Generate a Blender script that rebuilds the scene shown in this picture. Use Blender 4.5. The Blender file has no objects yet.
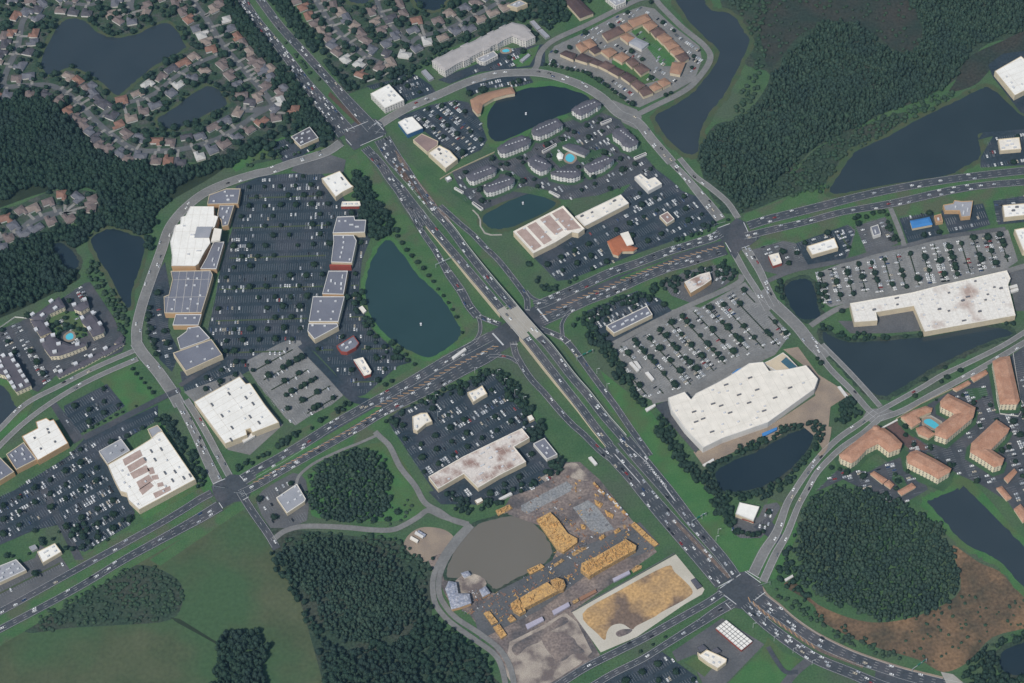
import bpy, math, random
import numpy as np
from mathutils import Matrix, Vector
from mathutils.geometry import tessellate_polygon
S = bpy.context.scene
COL = S.collection
R = random.Random(7)
# ------------------------------------------------------------------ camera
F = 2200.0; PITCH = math.radians(53.25); ROLL = math.radians(-5.0)
CAMH = 2030.0
_c, _s = math.cos(ROLL), math.sin(ROLL)
_cp, _sp = math.cos(PITCH), math.sin(PITCH)
CAM = np.array([0.0, -CAMH / math.tan(PITCH), CAMH])
def at(px, py, h=0.0):
    """point of the plane z = h seen at a place of the survey photograph"""
    x = px - 512; y = -(py - 341.5)
    x, y = x * _c - y * _s, x * _s + y * _c
    d = (x, y * _sp + F * _cp, y * _cp - F * _sp)
    t = (CAMH - h) / -d[2]
    return (CAM[0] + d[0] * t, CAM[1] + d[1] * t)
def topx(X, Y, Z=0.0):
    d = np.array([X, Y, Z]) - CAM
    lx = d[0]; ly = d[1] * _sp + d[2] * _cp; lz = d[1] * _cp - d[2] * _sp
    u, v = lx / lz * F, ly / lz * F
    x, y = u * _c + v * _s, -u * _s + v * _c
    return 512 + x, 341.5 - y
cam = bpy.data.cameras.new('camera'); co = bpy.data.objects.new('camera', cam); COL.objects.link(co)
cam.sensor_width = 36; cam.lens = F / 1024 * 36; cam.clip_start = 10; cam.clip_end = 20000
rt = Vector((1, 0, 0)); up = Vector((0, _sp, _cp)); fw = Vector((0, _cp, -_sp))
cx = rt * _c + up * _s; cy = rt * -_s + up * _c; cz = -fw
m = Matrix((cx, cy, cz)).transposed().to_4x4(); m.translation = Vector(CAM); co.matrix_world = m
S.camera = co
# pixel readers: T = quarter tile (4x), Z = close-up (8x), P = plain
def _pts(s): return [tuple(float(v) for v in q.split(',')) for q in s.split()]
def T(t, s):
    c, r = int(t[0]), int(t[1]); y0 = 512 if r == 3 else 171 * r
    return [(256 * c + x / 4, y0 + y / 4) for x, y in _pts(s)]
def Z(x0, y0, s): return [(x0 + x / 7.945, y0 + y / 7.945) for x, y in _pts(s)]
def P(s): return _pts(s)
def G(pp, h=0.0): return [at(x, y, h) for x, y in pp]
def smooth_closed(p, n=4):
    out = []; L = len(p)
    for i in range(L):
        a, b, c, d = (np.array(p[(i + k - 1) % L]) for k in range(4))
        for j in range(n):
            t = j / n
            out.append(tuple(.5 * ((2 * b) + (c - a) * t + (2 * a - 5 * b + 4 * c - d) * t * t + (3 * b - a - 3 * c + d) * t ** 3)))
    return out
def smooth_open(p, n=8):
    p = [np.array(q, float) for q in p]
    q = [2 * p[0] - p[1]] + p + [2 * p[-1] - p[-2]]; out = []
    for i in range(len(p) - 1):
        a, b, c, d = q[i:i + 4]
        for j in range(n):
            t = j / n
            out.append(.5 * ((2 * b) + (c - a) * t + (2 * a - 5 * b + 4 * c - d) * t * t + (3 * b - a - 3 * c + d) * t ** 3))
    out.append(p[-1]); return out
def inside(poly, xs, ys):
    """vectorised point in polygon"""
    xs = np.asarray(xs, float); ys = np.asarray(ys, float); r = np.zeros(xs.shape, bool)
    n = len(poly); j = n - 1
    for i in range(n):
        xi, yi = poly[i]; xj, yj = poly[j]
        c = (yi > ys) != (yj > ys)
        if yj != yi: r ^= c & (xs < (xj - xi) * (ys - yi) / (yj - yi) + xi)
        j = i
    return r
# ------------------------------------------------------------------ occupancy grid (1 m cells)
GX0, GY0, GW, GH = -900, -700, 1900, 2000
OCC = np.zeros((GH, GW), np.uint8)      # bits: 1 building, 2 road, 4 water, 8 tree, 16 car, 32 lot
def mark(poly, bit, grow=0.0):
    p = np.array(poly); c = p.mean(0)
    if grow:
        v = p - c; l = np.linalg.norm(v, axis=1, keepdims=True); p = c + v * (1 + grow / np.maximum(l, 1))
    x0, y0 = np.floor(p.min(0)).astype(int); x1, y1 = np.ceil(p.max(0)).astype(int)
    x0 = max(x0, GX0); y0 = max(y0, GY0); x1 = min(x1, GX0 + GW - 1); y1 = min(y1, GY0 + GH - 1)
    if x1 <= x0 or y1 <= y0: return
    xs, ys = np.meshgrid(np.arange(x0, x1) + .5, np.arange(y0, y1) + .5)
    k = inside([tuple(q) for q in p], xs, ys)
    sub = OCC[y0 - GY0:y1 - GY0, x0 - GX0:x1 - GX0]; sub[k] |= bit
def occ(x, y, mask, r=0):
    i, j = int(y - GY0), int(x - GX0)
    if i < r or j < r or i >= GH - r or j >= GW - r: return False
    if r == 0: return bool(OCC[i, j] & mask)
    return bool((OCC[i - r:i + r + 1, j - r:j + r + 1] & mask).any())
def stamp(x, y, r, bit):
    i, j = int(y - GY0), int(x - GX0)
    if 0 < i - r and i + r < GH and 0 < j - r and j + r < GW: OCC[i - r:i + r + 1, j - r:j + r + 1] |= bit
# ------------------------------------------------------------------ materials
MATS = {}
def mat(name, c1, c2=None, scale=.04, rough=.9, spec=.25, detail=5, fine=.12, fscale=1.2, lo=.35, hi=.65, c3=None, scale3=.01, bump=0, metal=0):
    m = bpy.data.materials.new(name); m.use_nodes = True; nt = m.node_tree; b = nt.nodes['Principled BSDF']
    b.inputs['Roughness'].default_value = rough; b.inputs['Specular IOR Level'].default_value = spec; b.inputs['Metallic'].default_value = metal
    g = nt.nodes.new('ShaderNodeNewGeometry')
    def noise(s, d=4):
        n = nt.nodes.new('ShaderNodeTexNoise'); n.inputs['Scale'].default_value = s; n.inputs['Detail'].default_value = d
        nt.links.new(g.outputs['Position'], n.inputs['Vector']); return n
    c2 = c2 or tuple(v * .85 for v in c1)
    n = noise(scale, detail); r = nt.nodes.new('ShaderNodeValToRGB'); nt.links.new(n.outputs['Fac'], r.inputs['Fac'])
    e = r.color_ramp.elements; e[0].position = lo; e[1].position = hi; e[0].color = (*c1, 1); e[1].color = (*c2, 1)
    out = r.outputs['Color']
    if c3:
        n3 = noise(scale3, 3); r3 = nt.nodes.new('ShaderNodeValToRGB'); nt.links.new(n3.outputs['Fac'], r3.inputs['Fac'])
        r3.color_ramp.elements[0].position = .48; r3.color_ramp.elements[1].position = .62
        mx = nt.nodes.new('ShaderNodeMix'); mx.data_type = 'RGBA'; nt.links.new(r3.outputs['Color'], mx.inputs['Factor'])
        nt.links.new(out, mx.inputs['A']); mx.inputs['B'].default_value = (*c3, 1); out = mx.outputs['Result']
    if fine:
        n2 = noise(fscale, 2); mr = nt.nodes.new('ShaderNodeMapRange'); nt.links.new(n2.outputs['Fac'], mr.inputs['Value'])
        mr.inputs['From Min'].default_value = .3; mr.inputs['From Max'].default_value = .7
        mr.inputs['To Min'].default_value = 1 - fine; mr.inputs['To Max'].default_value = 1 + fine
        mx = nt.nodes.new('ShaderNodeVectorMath'); mx.operation = 'SCALE'; nt.links.new(out, mx.inputs[0]); nt.links.new(mr.outputs['Result'], mx.inputs['Scale'])
        out = mx.outputs['Vector']
    nt.links.new(out, b.inputs['Base Color'])
    if bump:
        nb = noise(.5, 3); bp = nt.nodes.new('ShaderNodeBump'); bp.inputs['Strength'].default_value = bump; bp.inputs['Distance'].default_value = .3
        nt.links.new(nb.outputs['Fac'], bp.inputs['Height']); nt.links.new(bp.outputs['Normal'], b.inputs['Normal'])
    MATS[name] = m; return m
M = MATS
mat('grass', (.046, .104, .044), (.068, .124, .054), .03, fine=.22, fscale=.5, c3=(.070, .100, .060), scale3=.012)
mat('lawn', (.048, .135, .044), (.066, .152, .052), .05, fine=.15, fscale=.6, c3=(.075, .115, .048), scale3=.02)
mat('verge', (.050, .118, .044), (.072, .134, .054), .05, fine=.2, fscale=.6, c3=(.085, .105, .06), scale3=.03)
mat('suburb_grass', (.028, .058, .034), (.050, .078, .048), .06, fine=.3, fscale=.4, c3=(.075, .080, .07), scale3=.07)
mat('scrub', (.028, .052, .034), (.042, .066, .042), .05, fine=.4, fscale=.35, c3=(.048, .058, .042), scale3=.02)
mat('forest_floor', (.018, .030, .018), (.028, .042, .022), .05, fine=.3)
mat('field', (.058, .082, .040), (.086, .102, .054), .02, fine=.14, fscale=.25, detail=9, c3=(.052, .100, .044), scale3=.008)
mat('marsh', (.026, .042, .032), (.046, .044, .036), .022, fine=.35, fscale=.3, detail=8)
mat('brown_marsh', (.155, .100, .060), (.070, .060, .040), .035, fine=.3, fscale=.3, detail=10, c3=(.20, .125, .07), scale3=.02)
mat('shore', (.075, .085, .045), (.05, .085, .04), .08, fine=.25)
mat('asphalt', (.048, .055, .064), (.064, .071, .080), .04, fine=.16, fscale=.4, c3=(.080, .080, .088), scale3=.03, rough=.85)
mat('lot_asphalt', (.023, .036, .048), (.035, .050, .062), .03, fine=.22, fscale=.35, c3=(.050, .058, .072), scale3=.025, rough=.85)
mat('worn_asphalt', (.080, .083, .088), (.12, .12, .122), .03, fine=.15, fscale=.5)
mat('concrete_road', (.165, .162, .155), (.205, .20, .19), .05, fine=.10, fscale=.4)
mat('concrete_lot', (.165, .165, .16), (.225, .22, .21), .05, fine=.16, fscale=.5)
mat('paving', (.30, .28, .24), (.36, .34, .30), .1, fine=.1)
mat('brick_paving', (.13, .075, .065), (.10, .065, .06), .1, fine=.2)
mat('pale_slab', (.46, .42, .34), (.54, .50, .42), .03, fine=.08)
mat('tan_ground', (.30, .235, .175), (.24, .19, .15), .06, fine=.15)
mat('dirt', (.165, .132, .122), (.245, .195, .165), .05, fine=.3, fscale=.4, detail=8, c3=(.10, .09, .09), scale3=.03)
mat('sand', (.42, .36, .29), (.30, .25, .21), .06, fine=.25, detail=9, c3=(.15, .12, .11), scale3=.045)
mat('orange_fill', (.50, .31, .135), (.36, .235, .12), .045, fine=.25, fscale=.35, detail=8, c3=(.17, .12, .09), scale3=.028)
mat('grey_slab', (.20, .205, .21), (.27, .265, .255), .12, fine=.3, fscale=.5)
mat('white_line', (.55, .55, .54), fine=.1)
mat('stall_line', (.26, .28, .30), fine=.1)
mat('stall_line_pale', (.48, .48, .47), fine=.1)
mat('lot_lawn', (.036, .080, .040), (.05, .10, .048), .08, fine=.25)
mat('yellow_line', (.42, .27, .14), (.34, .20, .12), fine=.1)
mat('hatch_brown', (.12, .095, .085), (.18, .13, .10), .3, fine=.3)
mat('mulch', (.10, .065, .05), fine=.3)
mat('pond_blue', (.031, .043, .050), (.036, .048, .055), .02, rough=.12, spec=.5, fine=0, bump=.05)
mat('pond_dark', (.016, .027, .034), (.020, .032, .039), .02, rough=.12, spec=.5, fine=0, bump=.05)
mat('pond_teal', (.024, .052, .052), (.027, .057, .057), .02, rough=.12, spec=.5, fine=0, bump=.05)
mat('pond_grey', (.026, .038, .043), (.030, .043, .048), .02, rough=.12, spec=.5, fine=0, bump=.05)
mat('pond_silt', (.150, .135, .110), (.160, .145, .120), .01, rough=.2, spec=.4, fine=0, bump=.05)
mat('pool_water', (.10, .50, .62), fine=0, rough=.1)
mat('white_roof', (.83, .80, .73), (.76, .73, .66), .06, fine=.04, fscale=.3, rough=.7)
mat('cream_roof', (.80, .74, .64), (.70, .65, .56), .1, fine=.06, rough=.7)
mat('seam', (.66, .61, .53), fine=.1)
mat('stained_roof', (.62, .56, .50), (.30, .20, .165), .055, fine=.12, fscale=.5, detail=9, lo=.44, hi=.60)
mat('walstained_roof', (.72, .68, .61), (.40, .30, .25), .035, fine=.10, fscale=.4, detail=9, lo=.55, hi=.72)
mat('rust_roof', (.30, .21, .185), (.23, .165, .15), .05, fine=.1)
mat('panel_roof', (.44, .33, .28), (.36, .26, .22), .12, fine=.2, detail=8)
mat('grey_roof', (.150, .155, .185), (.18, .185, .215), .05, fine=.08)
mat('light_grey_roof', (.27, .28, .30), (.33, .33, .35), .06, fine=.1)
mat('dark_roof', (.085, .085, .10), (.115, .11, .128), .08, fine=.15, fscale=.6)
mat('plum_roof', (.085, .078, .092), (.11, .10, .115), .08, fine=.12)
mat('hotel_roof', (.34, .315, .30), (.40, .37, .35), .1, fine=.1)
mat('tile_roof', (.36, .185, .115), (.44, .25, .165), .12, fine=.14, fscale=.6)
mat('orange_roof', (.40, .14, .07), (.34, .12, .06), .1, fine=.1)
mat('tan_tile_roof', (.34, .20, .13), (.29, .17, .115), .1, fine=.12)
mat('brown_tile_roof', (.155, .098, .082), (.12, .078, .068), .1, fine=.14)
mat('darkbrown_roof', (.075, .050, .050), (.092, .06, .056), .1, fine=.14)
mat('blue_roof', (.06, .22, .50), fine=.05)
mat('shade_roof', (.05, .12, .16), fine=.1)
mat('cream_wall', (.62, .52, .36), (.55, .46, .33), .2, fine=.06)
mat('white_wall', (.68, .65, .60), fine=.06)
mat('tan_wall', (.52, .33, .17), (.46, .30, .17), .2, fine=.06)
mat('grey_wall', (.35, .35, .35), fine=.06)
mat('red_wall', (.32, .07, .05), fine=.08)
mat('blue_glass', (.05, .13, .28), fine=.05, rough=.2, spec=.6)
mat('beige_concrete', (.58, .48, .34), (.50, .42, .31), .1, fine=.06)
mat('bridge_concrete', (.34, .31, .26), (.38, .35, .30), .08, fine=.08)
mat('barrier', (.50, .49, .46), fine=.06)
mat('unit_metal', (.60, .60, .60), fine=.05, fscale=2)
mat('unit_dark', (.16, .16, .17), fine=.05, fscale=2)
mat('glass_dark', (.015, .02, .028), fine=0, rough=.15, spec=.6)
mat('tyre', (.02, .02, .02), fine=0)
mat('steel', (.35, .38, .38), fine=.05, rough=.5)
mat('sign_green', (.02, .20, .14), fine=0)
mat('trunk', (.06, .045, .035), fine=.1)
mat('lumber', (.62, .37, .13), (.36, .22, .10), .5, fine=.30, fscale=1.2, detail=8)  # high-contrast noise paints shaded gaps between timbers into the wood colour
mat('ply', (.55, .35, .15), (.22, .14, .07), .6, fine=.3, fscale=1.0)
mat('slate_roof', (.20, .22, .28), (.40, .40, .43), .35, fine=.35, fscale=1.0)
mat('lilac', (.42, .39, .46), fine=.08)
mat('crate_brown', (.30, .16, .10), fine=.1)
mat('suburb_road', (.092, .096, .10), (.125, .127, .128), .05, fine=.08)
mat('driveway', (.20, .19, .175), (.26, .25, .23), .1, fine=.15)
mat('house_brown', (.15, .118, .11), (.19, .15, .138), .15, fine=.15)
mat('house_grey', (.11, .112, .13), (.15, .15, .165), .15, fine=.15)
mat('house_tan', (.22, .175, .15), (.27, .215, .18), .15, fine=.15)
mat('house_orange', (.21, .115, .085), (.25, .14, .105), .15, fine=.15)
mat('house_dark', (.075, .07, .08), (.09, .085, .095), .15, fine=.15)
mat('house_pale', (.42, .41, .38), (.48, .46, .43), .15, fine=.15)
def leafmat(name, a, b, c):
    m = mat(name, a, b, .16, fine=.35, fscale=.7, detail=3, lo=.38, hi=.62, c3=c, scale3=.03, rough=.95, spec=.1)
leafmat('leaf_pine', (.030, .056, .040), (.052, .082, .056), (.034, .058, .046))
leafmat('leaf_dense', (.020, .042, .030), (.034, .060, .040), (.027, .047, .038))
leafmat('leaf_brush', (.034, .064, .040), (.050, .082, .048), (.042, .066, .046))
leafmat('leaf_street', (.016, .034, .024), (.030, .052, .030), (.024, .042, .032))
CARC = {'white': (.74, .74, .72), 'silver': (.46, .48, .50), 'grey': (.14, .15, .16), 'black': (.022, .022, .026), 'red': (.26, .035, .035), 'blue': (.04, .07, .15), 'beige': (.50, .44, .34)}
for k, v in CARC.items(): mat('paint_' + k, v, v, fine=0, rough=.3, spec=.5)
def facade(name, wall, win=(.05, .06, .08), su=4.2, sv=3.1):
    m = bpy.data.materials.new(name); m.use_nodes = True; nt = m.node_tree; b = nt.nodes['Principled BSDF']; b.inputs['Roughness'].default_value = .8
    uv = nt.nodes.new('ShaderNodeUVMap'); sep = nt.nodes.new('ShaderNodeSeparateXYZ'); nt.links.new(uv.outputs[0], sep.inputs[0])
    def M_(op, a, b_):
        n = nt.nodes.new('ShaderNodeMath'); n.operation = op
        for i, v in enumerate((a, b_)):
            if isinstance(v, (int, float)): n.inputs[i].default_value = v
            else: nt.links.new(v, n.inputs[i])
        return n.outputs[0]
    u = M_('FRACT', M_('DIVIDE', sep.outputs[0], su), 0); v = M_('FRACT', M_('DIVIDE', sep.outputs[1], sv), 0)
    a = M_('MULTIPLY', M_('GREATER_THAN', u, .30), M_('LESS_THAN', u, .68)); c = M_('MULTIPLY', M_('GREATER_THAN', v, .30), M_('LESS_THAN', v, .78))
    f = M_('MULTIPLY', a, c)
    mx = nt.nodes.new('ShaderNodeMix'); mx.data_type = 'RGBA'; nt.links.new(f, mx.inputs['Factor'])
    mx.inputs['A'].default_value = (*wall, 1); mx.inputs['B'].default_value = (*win, 1); nt.links.new(mx.outputs['Result'], b.inputs['Base Color'])
    MATS[name] = m
facade('apt_white', (.74, .71, .66)); facade('apt_cream', (.76, .66, .47)); facade('hotel_white', (.66, .62, .56), su=3.6)
# ------------------------------------------------------------------ mesh helpers
def link(o, parent=None):
    COL.objects.link(o)
    if parent: o.parent = parent
    return o
def tag(o, label=None, cat=None, group=None, kind=None):
    if label: o['label'] = label
    if cat: o['category'] = cat
    if group: o['group'] = group
    if kind: o['kind'] = kind
    return o
def mesh_obj(name, V, Fc, m, parent=None, uv=None):
    me = bpy.data.meshes.new(name); me.from_pydata([tuple(v) for v in V], [], Fc)
    ms = m if isinstance(m, list) else [m]
    for k in ms: me.materials.append(M[k])
    if uv is not None:
        l = me.uv_layers.new(name='uv')
        for i, q in enumerate(uv): l.data[i].uv = q
    me.update()
    return link(bpy.data.objects.new(name, me), parent)
class MB:
    def __init__(s): s.V = []; s.F = []
    def quad(s, a, b, c, d):
        n = len(s.V); s.V += [a, b, c, d]; s.F.append((n, n + 1, n + 2, n + 3))
    def box(s, cx, cy, z0, lx, ly, lz, rz=0.0, taper=0.0):
        c, si = math.cos(rz), math.sin(rz); n = len(s.V)
        for z, t in ((z0, 0), (z0 + lz, taper)):
            for sx, sy in ((-1, -1), (1, -1), (1, 1), (-1, 1)):
                x, y = sx * (lx / 2 - t), sy * (ly / 2 - t)
                s.V.append((cx + x * c - y * si, cy + x * si + y * c, z))
        for f in ((3, 2, 1, 0), (4, 5, 6, 7), (0, 1, 5, 4), (1, 2, 6, 5), (2, 3, 7, 6), (3, 0, 4, 7)): s.F.append(tuple(n + i for i in f))
    def cyl(s, cx, cy, z0, r, h, k=8, r2=None):
        n = len(s.V); r2 = r if r2 is None else r2
        for z, q in ((z0, r), (z0 + h, r2)):
            for i in range(k): s.V.append((cx + q * math.cos(6.2832 * i / k), cy + q * math.sin(6.2832 * i / k), z))
        for i in range(k): j = (i + 1) % k; s.F.append((n + i, n + j, n + k + j, n + k + i))
        s.F.append(tuple(n + k + i for i in range(k)))
    def beam(s, a, b, w, h):
        a = Vector(a); b = Vector(b); d = (b - a); L = d.length; q = d.to_track_quat('X', 'Z').to_matrix(); n = len(s.V)
        for x in (0, L):
            for y, z in ((-w / 2, -h / 2), (w / 2, -h / 2), (w / 2, h / 2), (-w / 2, h / 2)): s.V.append(tuple(a + q @ Vector((x, y, z))))
        for f in ((0, 3, 2, 1), (4, 5, 6, 7), (0, 1, 5, 4), (1, 2, 6, 5), (2, 3, 7, 6), (3, 0, 4, 7)): s.F.append(tuple(n + i for i in f))
    def build(s, name, m, parent=None): return mesh_obj(name, s.V, s.F, m, parent)
def ccw(p):
    a = sum(p[i - 1][0] * p[i][1] - p[i][0] * p[i - 1][1] for i in range(len(p)))
    return p if a > 0 else p[::-1]
_area_i = [0]
def area(name, pp, m, z=None, smooth=False, kind='structure', n=4, bit=None):
    """a patch of ground"""
    p = G(pp)
    if smooth: p = smooth_closed(p, n)
    p = ccw(p)
    if z is None: z = .02
    _area_i[0] += 1; z = z + .003 * _area_i[0]
    tr = tessellate_polygon([[Vector((x, y, 0)) for x, y in p]])
    V = [(x, y, z) for x, y in p]
    Fc = []
    for t in tr:
        a, b, c = (p[i] for i in t)
        cr = (b[0] - a[0]) * (c[1] - a[1]) - (b[1] - a[1]) * (c[0] - a[0])
        Fc.append(t if cr > 0 else t[::-1])
    o = mesh_obj(name, V, Fc, m); o['kind'] = kind
    if bit: mark(p, bit)
    return o
def zones(s): return s
# ------------------------------------------------------------------ ground sheet
def sheet(name, r, m, z=0.0, kind='structure'):
    o = mesh_obj(name, [(-r, -r, z), (r, -r, z), (r, r, z), (-r, r, z)], [(0, 1, 2, 3)], m); o['kind'] = kind; return o
sheet('ground', 9000, 'grass')
# natural zones
area('suburb_ground', P('-60,-80 215,-80 258,20 345,145 250,165 140,160 95,150 60,105 -60,105'), 'suburb_grass')
area('suburb_ground', P('262,-80 660,-80 600,-2 535,20 520,20 440,52 395,78 345,95'), 'suburb_grass')
area('suburb_ground', T('01', '-60,180 60,140 230,75 400,90 410,150 340,190 220,230 90,290 -60,345'), 'suburb_grass', smooth=True)
area('forest_floor', P('-60,98 60,98 92,142 140,162 190,165 245,148 215,175 165,205 150,228 140,235 100,228 100,195 60,188 -60,215'), 'forest_floor', smooth=True)
area('forest_floor', P('-60,258 0,255 50,248 75,270 80,278 60,290 30,305 0,318 -60,340'), 'forest_floor', smooth=True)
area('forest_floor', P('700,150 715,125 745,115 770,75 740,60 720,0 700,-60 1100,-60 1100,28 1000,40 972,58 955,80 920,100 880,115 845,135 815,148 795,168 770,190 745,210 720,205 708,190 700,165'), 'scrub', smooth=True)
area('marsh', P('765,-40 905,-40 918,15 922,35 912,50 895,50 880,38 862,28 835,22 800,35 775,65 765,60 760,20'), 'marsh', smooth=True)
area('marsh', P('955,82 968,58 1000,42 1040,26 1040,48 1000,62 990,70 975,85 950,92'), 'marsh', smooth=True)
area('forest_floor', P('720,206 740,214 790,195 840,178 838,165 850,150 900,130 905,112 860,128 815,150 790,175'), 'scrub', smooth=True)
area('field', P('-80,640 0,612 60,592 232,505 258,520 285,560 350,690 350,800 -80,800'), 'field')
area('scrub', P('25,632 50,605 90,585 120,568 150,566 178,580 183,600 170,620 120,625 70,628'), 'scrub', smooth=True)
area('drainage_ditch', P('170,617 180,619 217,642 216,644 176,622'), 'forest_floor')
area('scrub', P('256,520 285,528 430,545 432,620 500,683 500,760 345,760 300,600 275,555'), 'scrub')
area('verge', P('150,560 232,505 300,465 300,475 235,515 160,566'), 'verge')
area('lawn', T('12', '190,530 350,450 500,400 560,440 640,560 680,640 660,683 560,715 250,705 220,640'), 'lawn', smooth=True)
area('brown_marsh', T('33', '735,140 790,165 850,205 930,240 985,300 1060,350 1060,450 900,500 800,600 700,640 600,590 400,530 220,440 180,370 70,300 80,280 120,290 200,370 350,430 480,440 640,400 770,310'), 'brown_marsh', smooth=True)
area('dirt', P('527,468 548,462 580,462 600,480 640,530 657,552 574,610 600,655 560,690 515,690 495,650 470,615 448,600 428,560 440,548 480,525 500,515'), 'dirt')
area('dirt', P('404,543 412,532 425,527 445,530 455,540 448,552 436,555 424,562 410,553'), 'tan_ground', smooth=True)
area('dirt', T('23', '-10,520 130,450 210,400 260,440 320,560 270,610 130,700 20,720 -30,640'), 'sand')
area('dirt', T('23', '120,505 170,480 240,500 262,530 290,560 240,570 215,590 180,600 160,575 135,545'), 'dirt', smooth=True)
area('dirt', T('23', '0,540 60,500 130,465 200,420 225,440 150,480 110,520 60,540 20,575'), 'dirt', smooth=True)
area('highway_verge', P('345,160 362,150 418,232 480,320 462,345 430,320 400,240 350,200'), 'verge')
area('highway_verge', P('398,150 470,225 530,296 534,310 510,300 440,215 390,145'), 'verge')
area('highway_verge', P('560,325 600,380 660,460 735,565 728,572 700,540 640,450 560,345'), 'lawn')
area('highway_verge', P('600,370 650,410 690,470 735,520 780,520 770,560 738,575 700,520 620,410'), 'lawn')
area('lawn', P('100,380 128,362 150,390 155,398 128,412 120,400'), 'lawn')
area('lawn', P('158,415 190,470 215,480 214,495 150,528 140,515 195,485 160,430'), 'lawn')
area('lawn', P('225,160 256,148 300,130 320,140 330,150 300,155 256,160 236,172'), 'lawn')
area('lawn', P('0,375 25,385 35,400 25,420 0,440 -30,440 -30,370'), 'lawn')
area('lawn', T('32', '640,683 700,560 790,540 930,683 1000,790 900,790 650,720'), 'lawn', smooth=True)
area('lawn', T('23', '860,690 1015,540 1060,560 1060,760 860,760'), 'lawn')
area('lawn', T('33', '0,500 60,560 130,590 60,683 -10,740 -60,640'), 'lawn')
area('lawn', P('768,498 790,505 800,530 775,580 760,575 745,560 735,540 740,525 765,530'), 'lawn')
area('highway_verge', P('740,228 745,214 800,193 900,172 1060,150 1060,200 900,216 830,232 770,250 745,258'), 'verge')
area('highway_verge', P('228,474 300,430 400,375 480,332 500,345 480,372 400,420 300,480 240,512'), 'verge')
area('highway_verge', P('-60,640 0,604 100,546 200,488 222,515 100,586 0,646 -60,680'), 'verge')
area('highway_verge', P('530,296 560,300 700,246 730,222 745,260 700,268 600,302 560,330 530,318'), 'verge')
# ponds, each with its grassy shore
PONDS = []
def pond(pp, m, shore='shore', w=5.0, name='pond'):
    g = smooth_closed(G(pp), 6); rj = random.Random(len(pp)); g = [(x + rj.uniform(-.9, .9), y + rj.uniform(-.9, .9)) for x, y in g]; g = ccw(g)
    p = np.array(g); t = np.roll(p, -1, 0) - np.roll(p, 1, 0); nrm = np.stack([t[:, 1], -t[:, 0]], 1); nrm /= np.linalg.norm(nrm, axis=1, keepdims=True) + 1e-9
    out = p + nrm * (w * np.array([rj.uniform(.7, 1.3) for _ in g]))[:, None]
    _area_i[0] += 1; z = .02 + .003 * _area_i[0]
    n = len(p); V = [(x, y, z) for x, y in p] + [(x, y, z + .01) for x, y in out]
    mesh_obj('shore', V, [(i, n + i, n + (i + 1) % n, (i + 1) % n) for i in range(n)], shore)['kind'] = 'structure'
    tr = tessellate_polygon([[Vector((x, y, 0)) for x, y in g]]); Fc = []
    for q in tr:
        a, b, c = (g[i] for i in q)
        Fc.append(q if (b[0] - a[0]) * (c[1] - a[1]) - (b[1] - a[1]) * (c[0] - a[0]) > 0 else q[::-1])
    o = mesh_obj(name, [(x, y, z + .004) for x, y in g], Fc, m); o['kind'] = 'structure'
    mark(g, 4); PONDS.append(g)
pond(T('00', '165,240 230,110 280,75 340,85 390,130 450,150 540,140 600,110 680,95 740,180 730,200 640,250 560,310 510,350 470,380 430,350 380,310 290,270 230,285 190,295'), 'pond_blue')
pond(T('00', '630,480 700,430 780,370 840,345 885,370 905,420 840,450 760,490 680,515'), 'pond_blue')
pond(T('01', '365,270 440,232 510,250 580,280 560,380 530,470 520,545 490,520 440,420 385,330'), 'pond_dark')
pond(T('01', '215,300 250,290 300,335 315,375 280,400 240,350'), 'pond_dark', 'scrub')
pond(P('378,249 388,240 398,248 416,273 441,297 456,321 461,333 450,346 430,357 412,352 395,342 375,322 366,300 368,272'), 'pond_teal', 'lawn')
pond(P('488,114 500,99 530,88 560,87 588,97 582,107 545,122 510,138 495,141 488,130'), 'pond_dark', 'lawn', 9)
pond(P('484,216 510,201 536,192 548,199 555,206 520,224 498,229 488,226'), 'pond_teal', 'shore', 6)
pond(T('20', '640,-60 780,-60 770,0 800,40 880,60 930,130 950,170 900,280 840,390 790,450 750,540 740,610 690,610 620,550 575,470 640,425 720,375 790,290 830,210 760,140 690,60'), 'pond_blue', 'shore', 7)
pond(P('830,192 838,176 850,158 862,148 885,138 908,125 938,110 963,98 983,88 993,90 1024,117 1060,140 1060,128 1024,131 983,133 978,140 980,157 958,170 948,175 888,185 850,192'), 'pond_grey', 'shore', 7)
pond(T('31', '70,460 130,432 178,450 200,540 205,585 130,590 85,530'), 'pond_dark', 'scrub')
pond(P('823,332 850,342 925,337 985,327 1012,333 990,341 965,352 938,365 918,377 895,391 882,396 862,385 842,364 828,348'), 'pond_grey', 'scrub', 6)
pond(P('716,472 730,463 760,450 785,436 805,429 813,433 811,445 795,465 770,483 745,491 725,491 717,482'), 'pond_dark', 'scrub')
pond(P('928,503 931,500 945,494 962,487 966,488 995,517 1024,546 1060,580 1060,620 1024,588 1000,562 985,553 963,542 945,522'), 'pond_blue', 'lawn', 7)
pond(P('447,575 455,550 475,527 500,518 525,518 543,533 552,553 540,567 515,579 497,589 488,583 478,575 462,577'), 'pond_silt', 'scrub', 5)
pond(T('10', '350,-40 460,-30 450,5 430,15 400,12 370,0'), 'pond_blue')
pond(T('10', '620,-40 760,-40 755,10 720,42 665,32 640,10'), 'pond_dark')
pond(T('33', '930,570 1023,520 1060,520 1060,640 950,640'), 'pond_dark', 'scrub')
pond(P('-40,380 0,385 12,400 16,412 0,426 -40,440'), 'pond_blue', 'lawn')
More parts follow.
